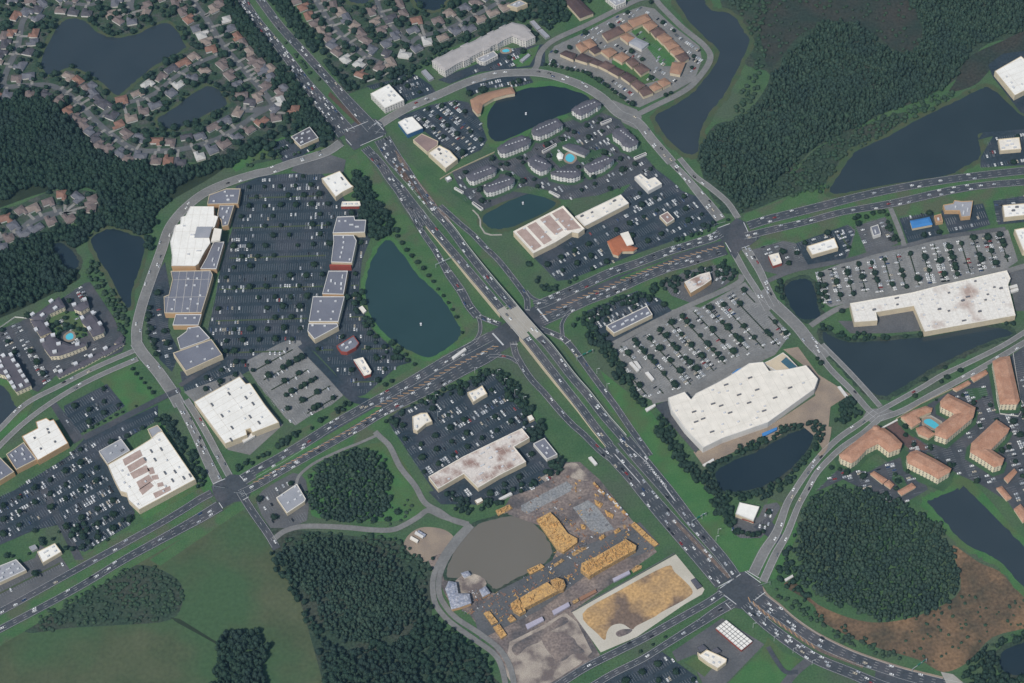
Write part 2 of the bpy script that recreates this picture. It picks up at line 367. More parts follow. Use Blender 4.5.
# ------------------------------------------------------------------ parking lots and other paving
LOTS = []
def lot(name, pp, m, rows=None, pitch=16.5, fill=.3, trees=.12, cars=True, lines=True, desc='lot', sparse=1, off=0.0):
    a = area(name, pp, m, bit=32)
    z = a.data.vertices[0].co.z
    LOTS.append(dict(poly=ccw(G(pp)), z=z, rows=rows, pitch=pitch, fill=fill, trees=trees, desc=desc, off=off, name=name)); return z
pk = 'parking_lot'
lot(pk, P('236,186 262,176 318,171 332,182 345,200 362,205 372,235 362,260 358,300 372,330 395,350 412,362 398,366 365,395 352,398 334,372 315,352 302,345 265,362 240,376 225,358 208,330 215,300 220,270 232,230'), 'lot_asphalt', P('250,251 300,249.5'), 15.6, .15, .16, desc='the shopping plaza lot beside the teal pond')
lot(pk, P('145,290 165,262 170,290 168,330 180,352 172,372 160,360 148,335'), 'lot_asphalt', P('150,300 157,340'), 14, .12, .1, desc='the service yard behind the grey plaza roofs')
lot(pk, P('180,372 225,357 240,376 196,400 184,390'), 'lot_asphalt', P('190,385 225,368'), 14, .12, .1, desc='the lane above the warehouse store')
area('service_road', P('184,392 240,372 283,425 250,455 228,450 196,404'), 'concrete_road')
lot(pk, Z(230, 340, '125,170 400,25 470,0 560,5 600,90 690,200 900,440 810,515 640,600 520,680 440,620 330,480 220,350 160,260'), 'concrete_lot', Z(230, 340, '230,290 580,95'), 17.5, .09, .3, desc='the pale concrete lot of the warehouse store')
lot(pk, P('600,330 612,345 640,395 655,402 690,398 760,362 775,355 790,335 760,300 745,282 700,308 690,305'), 'concrete_lot', Z(640, 340, '40,80 330,400'), 16.2, .42, .5, desc='the pale lot of the home improvement store')
lot(pk, T('31', '190,410 320,360 430,310 560,300 700,265 960,235 1000,360 950,395 575,485 330,525 250,545 215,520'), 'concrete_lot', T('31', '480,340 515,460'), 15.6, .40, .45, desc='the pale lot of the supercenter')
lot(pk, P('387,420 400,410 430,400 460,385 486,372 500,375 515,392 545,435 555,452 560,475 530,490 500,500 475,505 440,500 425,478 400,440'), 'lot_asphalt', P('440,465 510,425'), 16.5, .20, .13, desc='the dark lot of the stained-roof retail row')
lot(pk, P('-40,515 15,490 70,455 85,438 95,432 112,470 135,512 130,525 85,552 78,550 58,525 35,530 0,545 -40,560'), 'lot_asphalt', P('40,490 90,462'), 16.5, .26, .12, desc='the big lower left lot')
area('asphalt_drive', P('40,490 46,486 84,560 75,560'), 'asphalt')
lot(pk, P('64,406 107,384 125,406 80,434 66,422'), 'lot_asphalt', P('70,420 108,398'), 15, .10, .05, desc='the small striped lot beside the bright lawn')
lot(pk, P('87,438 158,405 158,420 125,440 100,455'), 'lot_asphalt', P('90,442 150,413'), 15, .1, .1, desc='the lane above the brown-striped white roof')
area('asphalt_drive', P('50,405 56,402 84,438 74,444'), 'asphalt')
lot(pk, P('-10,575 35,558 40,545 60,555 70,570 45,590 0,610 -40,610'), 'worn_asphalt', P('10,585 40,570'), 16, .12, .15, desc='the worn lot of the small outparcel shops')
lot(pk, T('21', '80,340 290,235 250,190 440,90 470,60 490,0 560,-20 640,40 680,80 760,110 825,215 700,260 500,330 320,400 230,435 180,440'), 'lot_asphalt', T('21', '110,370 250,300'), 17, .17, .12, desc='the dark lot around the orange-roofed restaurant')
lot(pk, T('10', '440,345 540,320 590,288 640,300 700,340 720,370 600,405 530,335 470,360'), 'lot_asphalt', T('10', '560,330 660,300'), 15, .3, .06, desc='the lot behind the white office block')
lot(pk, T('10', '560,470 700,420 800,400 850,410 900,490 925,560 900,600 810,640 735,575 680,530'), 'lot_asphalt', T('10', '690,460 840,590'), 15.5, .38, .08, desc='the lot beside the cream-roofed restaurant')
lot('apartment_parking', P('452,172 497,153 520,140 545,128 600,112 620,120 640,150 655,168 640,180 600,195 565,200 555,198 540,190 500,203 480,212 465,200'), 'asphalt', P('480,205 540,176'), 17, .16, .05, desc='the drives between the grey-roofed apartments')
lot('condominium_parking', T('20', '145,220 170,185 290,130 420,60 520,25 570,35 640,100 750,185 760,240 730,320 660,360 510,430 470,420 380,345 290,290 150,265'), 'concrete_road', T('20', '300,290 460,400'), 16, .30, .04, desc='the ring of brown-roofed condominiums')
lot('apartment_parking', T('32', '190,600 290,500 400,520 560,440 640,250 760,180 900,105 1023,20 1080,0 1080,683 1000,700 960,640 850,570 760,530 640,440 590,480 640,590 520,660 400,600 300,550'), 'asphalt', T('32', '880,380 960,560'), 16.5, .26, .04, desc='the drives of the tile-roofed apartments')
lot('apartment_parking', P('-40,345 20,322 60,300 85,283 90,282 112,315 126,340 122,352 60,372 38,392 28,388 0,378 -40,390'), 'asphalt', P('10,350 22,372'), 17, .36, .05, desc='the drives of the dark-roofed apartments')
lot(pk, T('10', '60,575 145,545 250,550 270,580 180,625 110,650 75,610'), 'lot_asphalt', T('10', '100,620 170,590'), 15, .15, .1, desc='the lot of the small dark-roofed shop')
lot(pk, P('438,80 456,72 480,63 505,50 524,47 545,44 545,66 512,69 480,72 450,84'), 'lot_asphalt', P('450,78 500,57'), 14, .3, .2, desc='the drive of the long white hotel')
lot(pk, T('10', '835,335 950,305 1080,285 1110,330 1060,345 930,352 850,388'), 'lot_asphalt', T('10', '870,350 1000,318'), 14, .3, .4, desc='the lot above the curved shop row')
area('service_yard', T('10', '170,640 300,620 360,640 350,690 200,700 140,683'), 'worn_asphalt')
lot(pk, T('21', '300,560 500,480 590,510 640,560 560,620 450,683 400,700 330,640'), 'lot_asphalt', T('21', '330,590 480,520'), 15, .22, .1, desc='the lot of the narrow grey-roofed strip shop')
lot(pk, T('21', '600,450 700,400 850,370 900,420 850,460 720,530 640,500'), 'worn_asphalt', T('21', '640,470 680,490'), 15, .18, .15, desc='the lot around the tan-walled bank building')
lot(pk, T('31', '-80,320 60,280 110,290 330,220 350,240 320,345 180,385 60,420 -20,400'), 'worn_asphalt', T('31', '60,300 110,390'), 15, .22, .15, desc='the lot between the two white outparcel shops')
lot(pk, T('31', '110,290 320,215 345,245 310,350 160,375'), 'lot_asphalt', T('31', '150,370 290,330'), 30, .08, .02, desc='the drive around the plain white outparcel shop')
lot(pk, T('31', '350,220 470,185 520,290 400,340'), 'worn_asphalt', T('31', '380,280 400,320'), 15, .22, .2, desc='the lot of the tiny grey-roofed bank')
lot(pk, T('31', '525,190 660,165 700,265 560,290'), 'lot_asphalt', T('31', '560,250 660,230'), 15, .12, .08, desc='the lot of the blue-roofed shop')
lot(pk, T('31', '690,160 860,130 890,215 730,260'), 'lot_asphalt', T('31', '735,235 860,210'), 15, .08, .02, desc='the lot of the pale cross-shaped building')
lot(pk, T('31', '900,120 1080,90 1080,200 920,215'), 'lot_asphalt', T('31', '930,160 935,200'), 15, .22, .1, desc='the lot of the white shop at the right edge')
lot(pk, T('30', '850,630 900,545 840,560 860,530 1060,515 1060,660 850,670'), 'lot_asphalt', T('30', '900,630 1000,615'), 20, .22, .03, desc='the lot by the long pond at the right edge')
area('service_yard', T('30', '880,260 940,215 1060,200 1060,470 1010,450 900,310'), 'lot_asphalt')
area('service_yard', T('31', '430,570 585,545 610,640 480,650 330,650 280,600 340,600'), 'worn_asphalt')
area('service_yard', T('31', '960,400 1060,380 1060,560 990,560'), 'worn_asphalt')
area('service_yard', T('32', '0,340 190,215 150,100 60,30 120,20 200,130 330,210 250,260 240,360 225,440 190,380 130,330 0,400'), 'tan_ground')
area('service_yard', T('22', '725,440 765,430 1023,325 1023,380 800,480 765,495'), 'tan_ground')
area('asphalt_drive', T('22', '570,255 620,235 750,425 735,445'), 'asphalt')
lot(pk, Z(180, 440, '600,470 660,400 760,335 900,262 960,275 1000,320 1030,480 1010,640 880,700 720,700 650,600'), 'worn_asphalt', P('262,497 280,488'), 15, .3, .15, desc='the lot of the small grey-roofed garage shop')
area('service_yard', T('12', '690,600 880,560 1023,480 1023,560 800,650 740,650'), 'lot_asphalt')
lot(pk, T('23', '380,660 600,560 740,660 740,760 300,760'), 'lot_asphalt', T('23', '420,683 600,590'), 16.5, .25, .1, desc='the dark lot at the bottom edge')
area('service_yard', T('23', '640,560 840,425 1010,530 860,683 780,720 740,640 800,600 730,570 660,600'), 'worn_asphalt')
lot(pk, Z(660, 510, '560,100 600,60 780,60 830,-40 930,-60 960,-20 900,80 860,160 800,225 640,225 575,180'), 'worn_asphalt', Z(660, 510, '620,150 760,180'), 16, .2, .3, desc='the lower white shop drive')
area('lawn', T('20', '470,120 520,105 560,130 640,200 655,235 640,265 600,265 560,215 540,190'), 'lawn')
area('lawn', T('20', '400,240 470,260 540,290 590,320 520,340 450,290 400,260'), 'lawn')
area('lawn', T('23', '690,600 740,575 800,625 770,660'), 'lawn')
area('lawn', Z(0, 270, '350,390 480,330 600,330 660,420 700,520 600,560 560,480 500,480 470,540 400,480'), 'lawn')
area('lawn', T('20', '0,240 60,200 110,180 95,220 70,262 20,270'), 'lawn')
area('lawn', T('21', '-10,80 60,60 130,75 180,90 150,110 60,90'), 'grass')
area('brick_court', Z(830, 400, '440,210 530,170 600,260 700,320 790,380 760,400 640,400 560,330'), 'brick_paving')
area('pool_deck', Z(830, 400, '730,140 800,120 890,170 900,200 860,250 800,240 730,200'), 'paving')
area('pond_walk', Z(410, 210, '490,0 505,0 545,40 565,80 565,130 600,180 650,195 730,193 730,203 640,205 590,190 553,130 552,80 535,45'), 'paving')
area('asphalt_drive', T('33', '-60,60 0,20 70,110 50,140 0,100'), 'asphalt')
# construction site ground
area('pale_pad', T('23', '240,402 655,170 680,200 770,310 760,330 690,370 500,500 355,562'), 'pale_slab')
area('fill_dirt', T('23', '282,408 420,320 615,218 650,240 720,310 700,345 600,400 570,420 500,455 480,470 440,448 400,455 380,480 372,512 345,490'), 'orange_fill', smooth=True)
area('mulch_bed', T('23', '415,485 440,470 480,470 470,485 430,500'), 'dirt', smooth=True)
area('site_road', Z(520, 455, '-100,470 60,300 250,180 450,70 470,100 300,230 420,400 150,560'), 'dirt')
area('wet_track', P('473,612 500,590 530,575 560,555 600,540 640,522 660,545 640,555 600,565 540,610 480,640'), 'worn_asphalt')
for q in ('10,400 370,210 420,250 400,290 60,470 10,440', '420,420 540,360 600,400 750,590 640,625 560,600'):
    area('building_slab', Z(520, 455, q), 'grey_slab')
area('site_sand', Z(430, 560, '200,170 300,110 400,130 450,190 380,250 320,270 230,265'), 'sand', smooth=True)
area('site_sand', P('560,466 575,463 582,470 590,480 578,480 565,474'), 'sand', smooth=True)
area('site_sand', P('540,478 556,470 560,474 545,482'), 'sand')

area('lawn', Z(560, 100, '10,330 100,290 190,385 280,400 350,385 430,440 190,530 130,470 0,540 -60,480 -80,380'), 'lot_lawn')
area('lawn', Z(560, 100, '360,290 420,260 500,370 560,400 640,380 690,410 600,470 520,430 420,340'), 'lot_lawn')
area('lawn', Z(440, 130, '460,310 570,330 640,380 660,415 600,430 590,380 520,350 460,350'), 'lot_lawn')
area('lawn', Z(440, 130, '100,470 200,520 240,560 345,650 300,650 180,560 90,500'), 'lot_lawn')
area('lawn', T('32', '520,420 640,480 700,520 740,560 700,600 600,560 540,500'), 'lot_lawn')
area('lawn', T('32', '500,520 540,540 560,580 530,590 495,550'), 'lot_lawn')
area('lawn', T('32', '790,190 870,180 880,215 830,235 800,225'), 'lot_lawn')
area('lawn', T('32', '530,300 570,350 640,390 660,400 655,425 590,380 520,330'), 'lot_lawn')
# ------------------------------------------------------------------ roads
STRIPS = {}
MARK = MB(); YEL = MB(); STALL = MB()
def path(pp, hs=None, n=8):
    q = smooth_open([(x, y, (hs[i] if hs else 0)) for i, (x, y) in enumerate(pp)], n)
    out = [at(a[0], a[1], a[2]) + (a[2],) for a in q]
    return np.array(out)
def strip(name, pp, w, m='asphalt', lanes=2, hs=None, edge=True, z=None, dash=True, key=None, yellow=False, lane_w=None, nm='road', bit=2, n=8):
    p = path(pp, hs, n); k = len(p)
    if not isinstance(w, (list, tuple)): w = [w] * len(pp)
    ws = np.interp(np.linspace(0, 1, k), np.linspace(0, 1, len(w)), w)
    t = np.gradient(p[:, :2], axis=0); t /= np.linalg.norm(t, axis=1, keepdims=True) + 1e-9
    nr = np.stack([t[:, 1], -t[:, 0]], 1)
    _area_i[0] += 1; zz = .02 + .003 * _area_i[0]
    L = p[:, :2] - nr * ws[:, None] / 2; Rr = p[:, :2] + nr * ws[:, None] / 2
    V = [(x, y, h + zz) for (x, y), h in zip(L, p[:, 2])] + [(x, y, h + zz) for (x, y), h in zip(Rr, p[:, 2])]
    o = mesh_obj(nm, V, [(i, k + i, k + i + 1, i + 1) for i in range(k - 1)], m); o['kind'] = 'structure'
    if bit: 
        for i in range(k - 1): mark([tuple(L[i]), tuple(Rr[i]), tuple(Rr[i + 1]), tuple(L[i + 1])], bit, 1.0)
    STRIPS[name] = dict(p=p, t=t, nr=nr, w=ws, z=zz, lanes=lanes, key=key or name)
    STRIPS[name]['mk'] = (lanes, edge, dash, yellow)
    return zz
def resample(p, step):
    d = np.r_[0, np.cumsum(np.linalg.norm(np.diff(p[:, :2], axis=0), axis=1))]
    s = np.arange(0, d[-1], step); return s, np.stack([np.interp(s, d, p[:, i]) for i in range(p.shape[1])], 1), d
def line_on(st, off, mb, z, width=.35, dash=None, gap=0, o0=0, o1=1):
    """painted line at a fixed fraction across the strip"""
    p = np.c_[st['p'], st['nr'], st['w']]; step = 4.0
    s, q, d = resample(p, step)
    n = len(s); a, b = int(n * o0), int(n * o1)
    per = None if not dash else max(1, int(round((dash + gap) / step)))
    for i in range(a, min(b, n - 1)):
        if per and i % per: continue
        def pt(j, e):
            x, y, h, nx, ny, w = q[j]; l = math.hypot(nx, ny) + 1e-9; f = off * w + e
            return (x + nx / l * f, y + ny / l * f, h + z)
        mb.quad(pt(i, -width / 2), pt(i, width / 2), pt(i + 1, width / 2), pt(i + 1, -width / 2))
ZM = [0]
def do_marks():
    zm = .02 + .003 * (_area_i[0] + 3); ZM[0] = zm
    for nme, st in STRIPS.items():
        lanes, edge, dash, yellow = st['mk']
        if lanes == 0: continue
        e = .5 - 0.6 / max(st['w'].mean(), 4)
        if edge:
            line_on(st, -e, MARK, zm, .24); line_on(st, e, MARK, zm, .24)
        if yellow: line_on(st, 0, YEL, zm, .5)
        if dash:
            for i in range(1, lanes):
                f = -e + 2 * e * i / lanes
                if yellow and abs(f) < .05: continue
                line_on(st, f, MARK, zm, .24, 4, 8)
    return zm
s = strip
conc = 'concrete_road'
# local streets of the suburbs
sub = dict(m='suburb_road', lanes=0, edge=False)
s('lake street', T('00', '130,40 90,90 70,190 25,290 20,345 100,342 210,345 300,400 400,500 520,590 620,605 740,595 860,560 950,510 1023,460 1080,430'), 8, **sub)
s('lake lane', T('00', '400,470 460,425 600,385 700,310 800,250 885,215'), 7, **sub)
s('upper street', T('00', '740,-60 790,30 830,80 890,180 960,260 1010,320 1080,400 1100,440'), 8, **sub)
s('cul-de-sac', T('00', '540,-60 520,20 525,45'), 10, **sub)
s('east street', T('10', '210,-60 270,50 340,140 440,225 520,260'), 8, **sub)
s('east lane', T('10', '480,-40 495,40 540,100 610,170 650,150 780,110 900,50 1023,-20'), 7, **sub)
s('lower court', T('01', '-60,285 60,250 140,195 250,160'), 10, **sub)
s('path', T('00', '260,10 360,20 400,0'), 6, **sub)
s('west court', T('10', '-60,440 10,440 60,430'), 9, **sub)
# highway north of the top crossing
s('hwy_n_sb', P('228,-22 236,-10 258,22 283,52 306,83 326,108 347,134'), [12, 12, 12, 12, 14, 20, 25], lanes=4, key='the highway above the top crossing')
s('hwy_n_nb', P('246,-22 254,-10 264,5 281,27.5 306,55 331,82.5 350,104 374,130'), [12, 12, 12, 12, 12, 12, 15, 18], lanes=3, key='the highway above the top crossing')
s('hwy_m_sb', P('365,148 381,165 390,178 400,190 409,203 418,215.5 424,226'), [12, 12, 13, 15, 17, 19, 19], lanes=4, key='the highway between the top crossing and the overpass')
s('hwy_m_nb', P('382,139 393,157 405.5,173 418,190 430.6,205.5 438,215'), [21, 21, 17, 13, 12, 12], lanes=5, key='the highway between the top crossing and the overpass')
def hh(p):
    out = []
    for x, y in p:
        if y < 215: h = 0
        elif y < 300: h = 7 * (1 - math.cos(math.pi * (y - 215) / 85)) / 2
        elif y < 348: h = 7
        elif y < 445: h = 7 * (1 + math.cos(math.pi * (y - 348) / 97)) / 2
        else: h = 0
        out.append(h)
    return out
SBP = P('419.5,211 430,225 444,241.5 459,259 473,275.5 488,293 504,312 518,328 532,345 550,368 565,387 580,406 595.5,427 610,445')
NBP = P('435,212 450,229 464,248 480.5,269 498,290 511,305 524,320.5 537,335 549,348 571,376.5 587,395 604,417 618,433 628,445')
s('main_sb', SBP, 9.5, lanes=3, hs=hh(SBP), key='the highway over the overpass', bit=2, n=10)
s('main_nb', NBP, 9.5, lanes=3, hs=hh(NBP), key='the highway over the overpass', n=10)
s('hwy_s_sb', P('606,447 620,463 632,476 648,496 665,516 684.5,538 704,560 724,583'), [18, 18, 18, 18, 19, 20, 21, 22], lanes=5, key='the highway below the overpass')
s('hwy_s_nb', P('624,440 645,465 669,493 687,516 700,532 714,548 727,564 736,577'), [18, 17, 15, 13.5, 12, 12, 12, 12], lanes=4, key='the highway below the overpass')
s('ramp_nw', P('409,208 422.5,232.5 434,249 441.5,261.5 450,275.5 461.6,292 469,306 478,317'), [7, 7, 7.5, 8, 11, 11, 11, 11], lanes=3, key='the upper left ramp')
s('ramp_nw_left', P('478,316 487,320 501,325'), 7, lanes=2, key='the upper left ramp')
s('slip_nw', P('478,317 480,323 480,332 475,341 464,348'), 5, lanes=1, key='the upper left ramp')
s('ramp_ne', P('440,206 450,215 460,224 473,235 485.5,248 498,260 510.6,275.5 523,292 527,300 527.5,312'), 7.5, lanes=2, key='the upper right ramp')
s('slip_ne', P('526,291 530.5,296.5 538,300.7 549,302.6'), 5, lanes=1, key='the upper right ramp')
s('ramp_sw', P('513,342 515.4,353 520.5,363 531,379 545,394 557.7,409 571.5,424 584,435 600,451 613,461'), 8, lanes=2, key='the lower left ramp')
s('slip_sw', P('489,356 503,356.5 511,358.5 518,363'), 5, lanes=1, key='the lower left ramp')
s('ramp_se', P('540.6,329 558,336 567,342 577,354 587,368 600.5,386.5 615.6,406.6 630,428 640,442 650,456'), 8, lanes=2, key='the lower right ramp')
s('slip_se', P('563,338 562,331 562,324 567,315 574,309'), 5, lanes=1, key='the lower right ramp')
# the boulevard running lower left to upper right
s('blvd_mid_w', T('12', '20,530 100,488 200,432 300,370 400,312 500,250 640,178 780,98 960,14 1000,-10'), [11, 11, 12, 13, 13, 13, 12, 12, 12, 12], lanes=0, edge=False)
s('blvd_mid_e', T('21', '120,572 300,492 520,402 700,338 850,292'), 12, lanes=0, edge=False)
s('blvd_w_wb', P('-60,643 0,612 50,584.5 100,557 150,529.5 180,512 199,500 212,493'), [9, 9, 9, 9, 9, 9.5, 10, 10], lanes=2, key='the boulevard at the lower left')
s('blvd_w_eb', P('-60,660 0,629.5 75,589.5 125,559.5 175,532 200,518 220,506'), [9, 9, 9, 10, 12, 14, 15], lanes=3, key='the boulevard at the lower left')
s('blvd_m_wb', P('243,480 256,472 281,458 306,442.5 330,427 356,412 406,384.5 446,361 481,342 492,336'), [15, 15, 14, 13, 12, 12, 13, 14, 14, 14], lanes=4, key='the boulevard left of the overpass')
s('blvd_m_eb', P('240,494 256,486 281,471.5 306,457.5 331,443.5 356,429.5 381,414 406,401 431,388 456,373.5 481,360 498,350'), [10, 10, 10, 10, 10, 10, 11, 13, 15, 17, 18, 18], lanes=4, key='the boulevard left of the overpass')
s('blvd_box', P('489,346 518,329 548,311.5'), 32, lanes=0, edge=False)
s('blvd_e_wb', T('21', '90,540 130,527 280,460 400,405 500,370 620,325 700,300 800,268 840,245'), [14, 14, 13, 13, 12, 12, 12, 13, 13], lanes=4, key='the boulevard right of the overpass')
s('blvd_e_eb', T('21', '120,600 170,580 300,520 400,483 520,430 620,390 700,365 790,335 855,315'), [14, 14, 13, 13, 12, 13, 15, 16, 16], lanes=4, key='the boulevard right of the overpass')
s('blvd_ee_wb', T('31', '-80,220 0,195 100,170 200,145 400,95 600,55 800,25 1023,0 1120,-10'), [13, 13, 13, 13, 12, 12, 12, 12, 12], lanes=3, key='the boulevard at the upper right')
s('blvd_ee_eb', T('31', '-90,262 0,240 150,205 300,165 500,130 700,85 850,60 1023,45 1120,38'), [11, 11, 10, 10, 12, 12, 11, 11, 11], lanes=3, key='the boulevard at the upper right')
# concrete coloured collector roads
ck = dict(m=conc, dash=False)
s('coll_ne', P('372,132 381,124 406,109 436,96 468.5,82 493.5,75 512,73 537,73 557,77 582,86 602,98 619,114 637,122 652,140 672,163'), [13] * 15, lanes=4, key='the pale road curving below the condominiums', **ck)
s('coll_ne_w', T('21', '640,-30 690,20 740,80 790,140 835,195'), [8, 9, 11, 13, 13], lanes=3, key='the pale road above the right crossing', **ck)
s('coll_ne_e', T('21', '670,-50 730,20 790,65 860,125 905,190'), [7, 8, 8, 8, 8], lanes=2, key='the pale road above the right crossing', **ck)
s('loop', T('20', '80,290 100,262 115,210 170,160 300,100 440,30 520,-5 570,0 600,30 680,110 770,185 792,240 740,320 680,370 560,430 500,460'), 8, lanes=0, **ck)
s('coll_s_w', T('21', '890,330 935,410 980,480 1023,560'), [9, 8, 8, 8], lanes=2, key='the pale road below the right crossing', **ck)
s('coll_s_e', T('21', '935,310 985,390 1023,470 1060,540'), [11, 10, 8, 8], lanes=3, key='the pale road below the right crossing', **ck)
s('coll_sm', P('760,292 775,305 797,326 810,342 826,358'), 15, lanes=4, key='the pale road below the right crossing', **ck)
s('coll_s2_w', T('32', '190,30 250,110 330,190 400,270 440,300'), 7.5, lanes=2, key='the pale road beside the home store yard', **ck)
s('coll_s2_e', T('32', '215,10 300,95 380,180 450,260'), 6.5, lanes=2, key='the pale road beside the home store yard', **ck)
s('coll_e_n', T('32', '440,280 540,225 620,180 700,132 800,85 940,15 1060,-60'), 6.5, lanes=1, key='the pale road between the pond and the tile roofs', **ck)
s('coll_e_s', T('32', '440,310 540,275 650,215 750,162 880,90 1023,5 1100,-40'), 7.5, lanes=2, key='the pale road between the pond and the tile roofs', **ck)
s('coll_w_w', T('32', '430,280 370,325 290,380 225,440 165,510 110,590 75,650 35,760 -15,840 -60,930'), [7, 7, 7, 7, 7, 7, 8, 10, 12, 12], lanes=2, key='the pale road into the lower crossing', **ck)
s('coll_w_e', T('32', '455,300 380,365 300,420 245,470 195,525 155,595 120,660 75,770 30,850 -20,960'), [7, 7, 7, 7, 7, 7, 7, 8, 9, 9], lanes=2, key='the pale road into the lower crossing', **ck)
s('coll_left', P('341,143 325,153 293,163 270,171 256,174 230,182 206,192.5 190,204 177,217 168,231 161,252 150,282 142,306 137,328 137,345'), [13] * 15, lanes=4, key='the pale road curving round the plaza', **ck)
s('coll_left2', P('136,343 143,354 158,372 172,392 180,406'), 14, lanes=4, key='the pale road past the bright lawn', **ck)
s('coll_left3_w', P('178,402 188,420 198,440 207,460 219,485'), [8, 9, 10, 11, 12], lanes=3, key='the pale road into the left crossing', **ck)
s('coll_left3_e', P('186,400 196,415 208,436 218,455 230,477'), 8, lanes=2, key='the pale road into the left crossing', **ck)
s('coll_sw_n', P('134,351 95,368 60,386 26,404 0,429 -40,470'), 7, lanes=2, key='the pale road at the left edge', **ck)
s('coll_sw_s', P('138,359 96,377.5 62,396 28,420 0,446 -35,485'), 7, lanes=2, key='the pale road at the left edge', **ck)
s('south_left', P('240,492 248,505 256,517 268,534 277,549'), 9, lanes=2, key='the short road below the left crossing')
s('site_access', T('13', '70,110 120,75 200,58 350,62 460,72 545,72 600,50 650,20 690,-5 750,20 850,50'), 6.5, lanes=0, **ck)
s('site_access2', P('375,432 380,437 390,447 400,467 415,486 425,503 440,512 452,520 468,525'), 6.5, lanes=0, **ck)
s('path_w', P('376,436 360,443 340,451 315,463 300,475 296,485'), 3.5, lanes=0, **ck)
s('site_loop_w', P('470,524 456,538 443,556 434,575 433,592 437,607 450,622 475,640 495,655 503,672 508,700'), 6, lanes=0, m=conc)
s('site_loop_e', P('472,526 460,540 448,557 440,575 439,592 444,604 456,618 480,634 500,650 511,670 516,700'), 6, lanes=0, m=conc)
s('low_w_n', T('23', '840,325 780,365 700,410 620,455 540,500 420,560 300,620 200,683 100,750'), 9, lanes=3, key='the road below the bare building pad')
s('low_w_s', T('23', '880,365 820,400 760,440 680,490 600,540 520,590 400,650 300,710'), [13, 12, 10, 9, 8, 8, 8, 8], lanes=3, key='the road below the bare building pad')
s('hwy_e_low', T('33', '-90,370 -60,400 0,455 100,530 200,592 330,645 450,695 560,730'), [13, 13, 13, 13, 13, 13, 13, 13], lanes=4, key='the highway at the bottom right')
s('hwy_e_up', T('33', '-50,340 0,375 50,410 100,447 200,515 330,578 450,620 560,655 700,690 800,710'), [17, 17, 16, 15, 14, 13, 13, 13, 13, 13], lanes=4, key='the highway at the bottom right')
s('median_low', T('33', '-75,352 0,415 100,485 200,550 300,590 380,620'), 3.5, lanes=0, m='hatch_brown')
s('junction_patch', T('33', '430,640 520,655 600,675'), 22, lanes=0, edge=False)
s('sidewalk', T('33', '-25,300 0,335 50,375 110,428 200,488 330,552 450,596 560,630 700,664'), 2.6, lanes=0, m='tan_ground', edge=False)
s('side_low', T('33', '170,590 110,640 60,700'), 9, lanes=0, m='worn_asphalt')
s('side_low2', T('33', '0,540 30,590 70,640 120,640'), 5, lanes=0)
s('drive_w', P('84,438 110,425 135,412 162,398 180,390'), 8, lanes=0)
s('drive_k', T('31', '0,440 100,400 200,380 330,355 430,325 560,298 700,265 950,232'), 6, lanes=0, m='worn_asphalt')
s('drive_k2', T('31', '490,150 510,200 530,250 545,300'), 6, lanes=0, m=conc)
s('drive_k3', T('31', '170,620 230,580 300,545 440,510 700,470 960,400 1060,370'), 7, lanes=0, m=conc)
s('drive_h', P('612,345 640,330 680,310 735,285 742,275'), 7, lanes=0, m=conc)
s('drive_h2', P('652,402 690,392 735,367 760,358 775,352'), 7, lanes=0, m=conc)
s('yard_drive', T('32', '245,340 240,380 225,430 205,455'), 5, lanes=0, m='tan_ground')
s('drive_c', P('240,370 265,382 290,405 315,430'), .1, lanes=0)
s('white_store_lane', T('02', '880,80 800,125 720,175'), 6, lanes=0, m='asphalt')
s('plaza_drive', P('301,345 330,375 352,398 368,402'), 9, lanes=0, m='lot_asphalt')
# crossings
def box(pp): area('crossing', pp, 'asphalt', bit=2)
box(Z(300, 60, '345,570 450,480 600,470 650,500 690,580 660,610 560,640 470,700 430,720 370,660'))
box(Z(680, 200, '290,225 400,190 450,145 520,175 545,265 640,300 560,360 480,400 440,470 400,440 370,350 300,300'))
box(Z(180, 440, '250,370 400,275 475,280 525,350 590,370 545,455 490,490 430,495 340,545 290,480 260,420'))
box(T('23', '820,315 895,245 935,238 1000,295 1010,330 965,365 950,395 890,385 850,345'))
area('crossing', T('20', '400,400 500,440 520,470 500,520 440,490'), conc, bit=2)
area('crossing', T('32', '400,270 470,265 520,285 480,310 420,330 380,300'), conc, bit=2)
area('bridge_apron', T('33', '690,640 740,650 780,683 720,700'), 'paving')
area('paved_median', P('392,162 402,168 418,190 428,205 421,205 410,190'), 'mulch')
area('grass_median', Z(340, 140, '460,300 540,340 620,430 720,560 830,700 770,700 640,540 540,400'), 'grass')
area('paved_median', Z(340, 140, '560,270 600,300 700,420 800,560 860,610 900,683 880,683 820,610 740,520 660,400'), 'hatch_brown')
for nme, q, mm in (
                   ('grass_median', T('12', '0,532 100,475 200,424 300,366 400,308 480,262 505,262 400,330 300,388 200,442 100,497 0,552'), 'lawn'),
                   ('grass_median', T('21', '430,428 520,392 640,345 640,352 520,403 440,435'), 'grass'),
                   ('painted_median', P('395,150 404,160 410,172 404,168 398,160'), 'hatch_brown'),
                   ('yellow_median', P('330,92 362,124 359,126 328,96'), 'mulch'),
                   ('yellow_median', P('676,520 700,545 731,577 728,579 697,547 672,521'), 'hatch_brown')):
    area(nme, q, mm)
ZM_ = do_marks()
def bar(pa, pb, w=2.2, mb=MARK, h=0):
    a = np.array(at(*pa)); b = np.array(at(*pb)); d = b - a; L = np.linalg.norm(d); n = np.array([-d[1], d[0]]) / L * w / 2
    z = ZM_ + h + .004
    q = [a - n, b - n, b + n, a + n]; mb.quad(*[(x[0], x[1], z) for x in q])
def zbars(x0, y0, st):
    for g in st.split(';'):
        a, b = _pts(g); k = lambda p: (x0 + p[0] / 7.945, y0 + p[1] / 7.945); bar(k(a), k(b), .8)
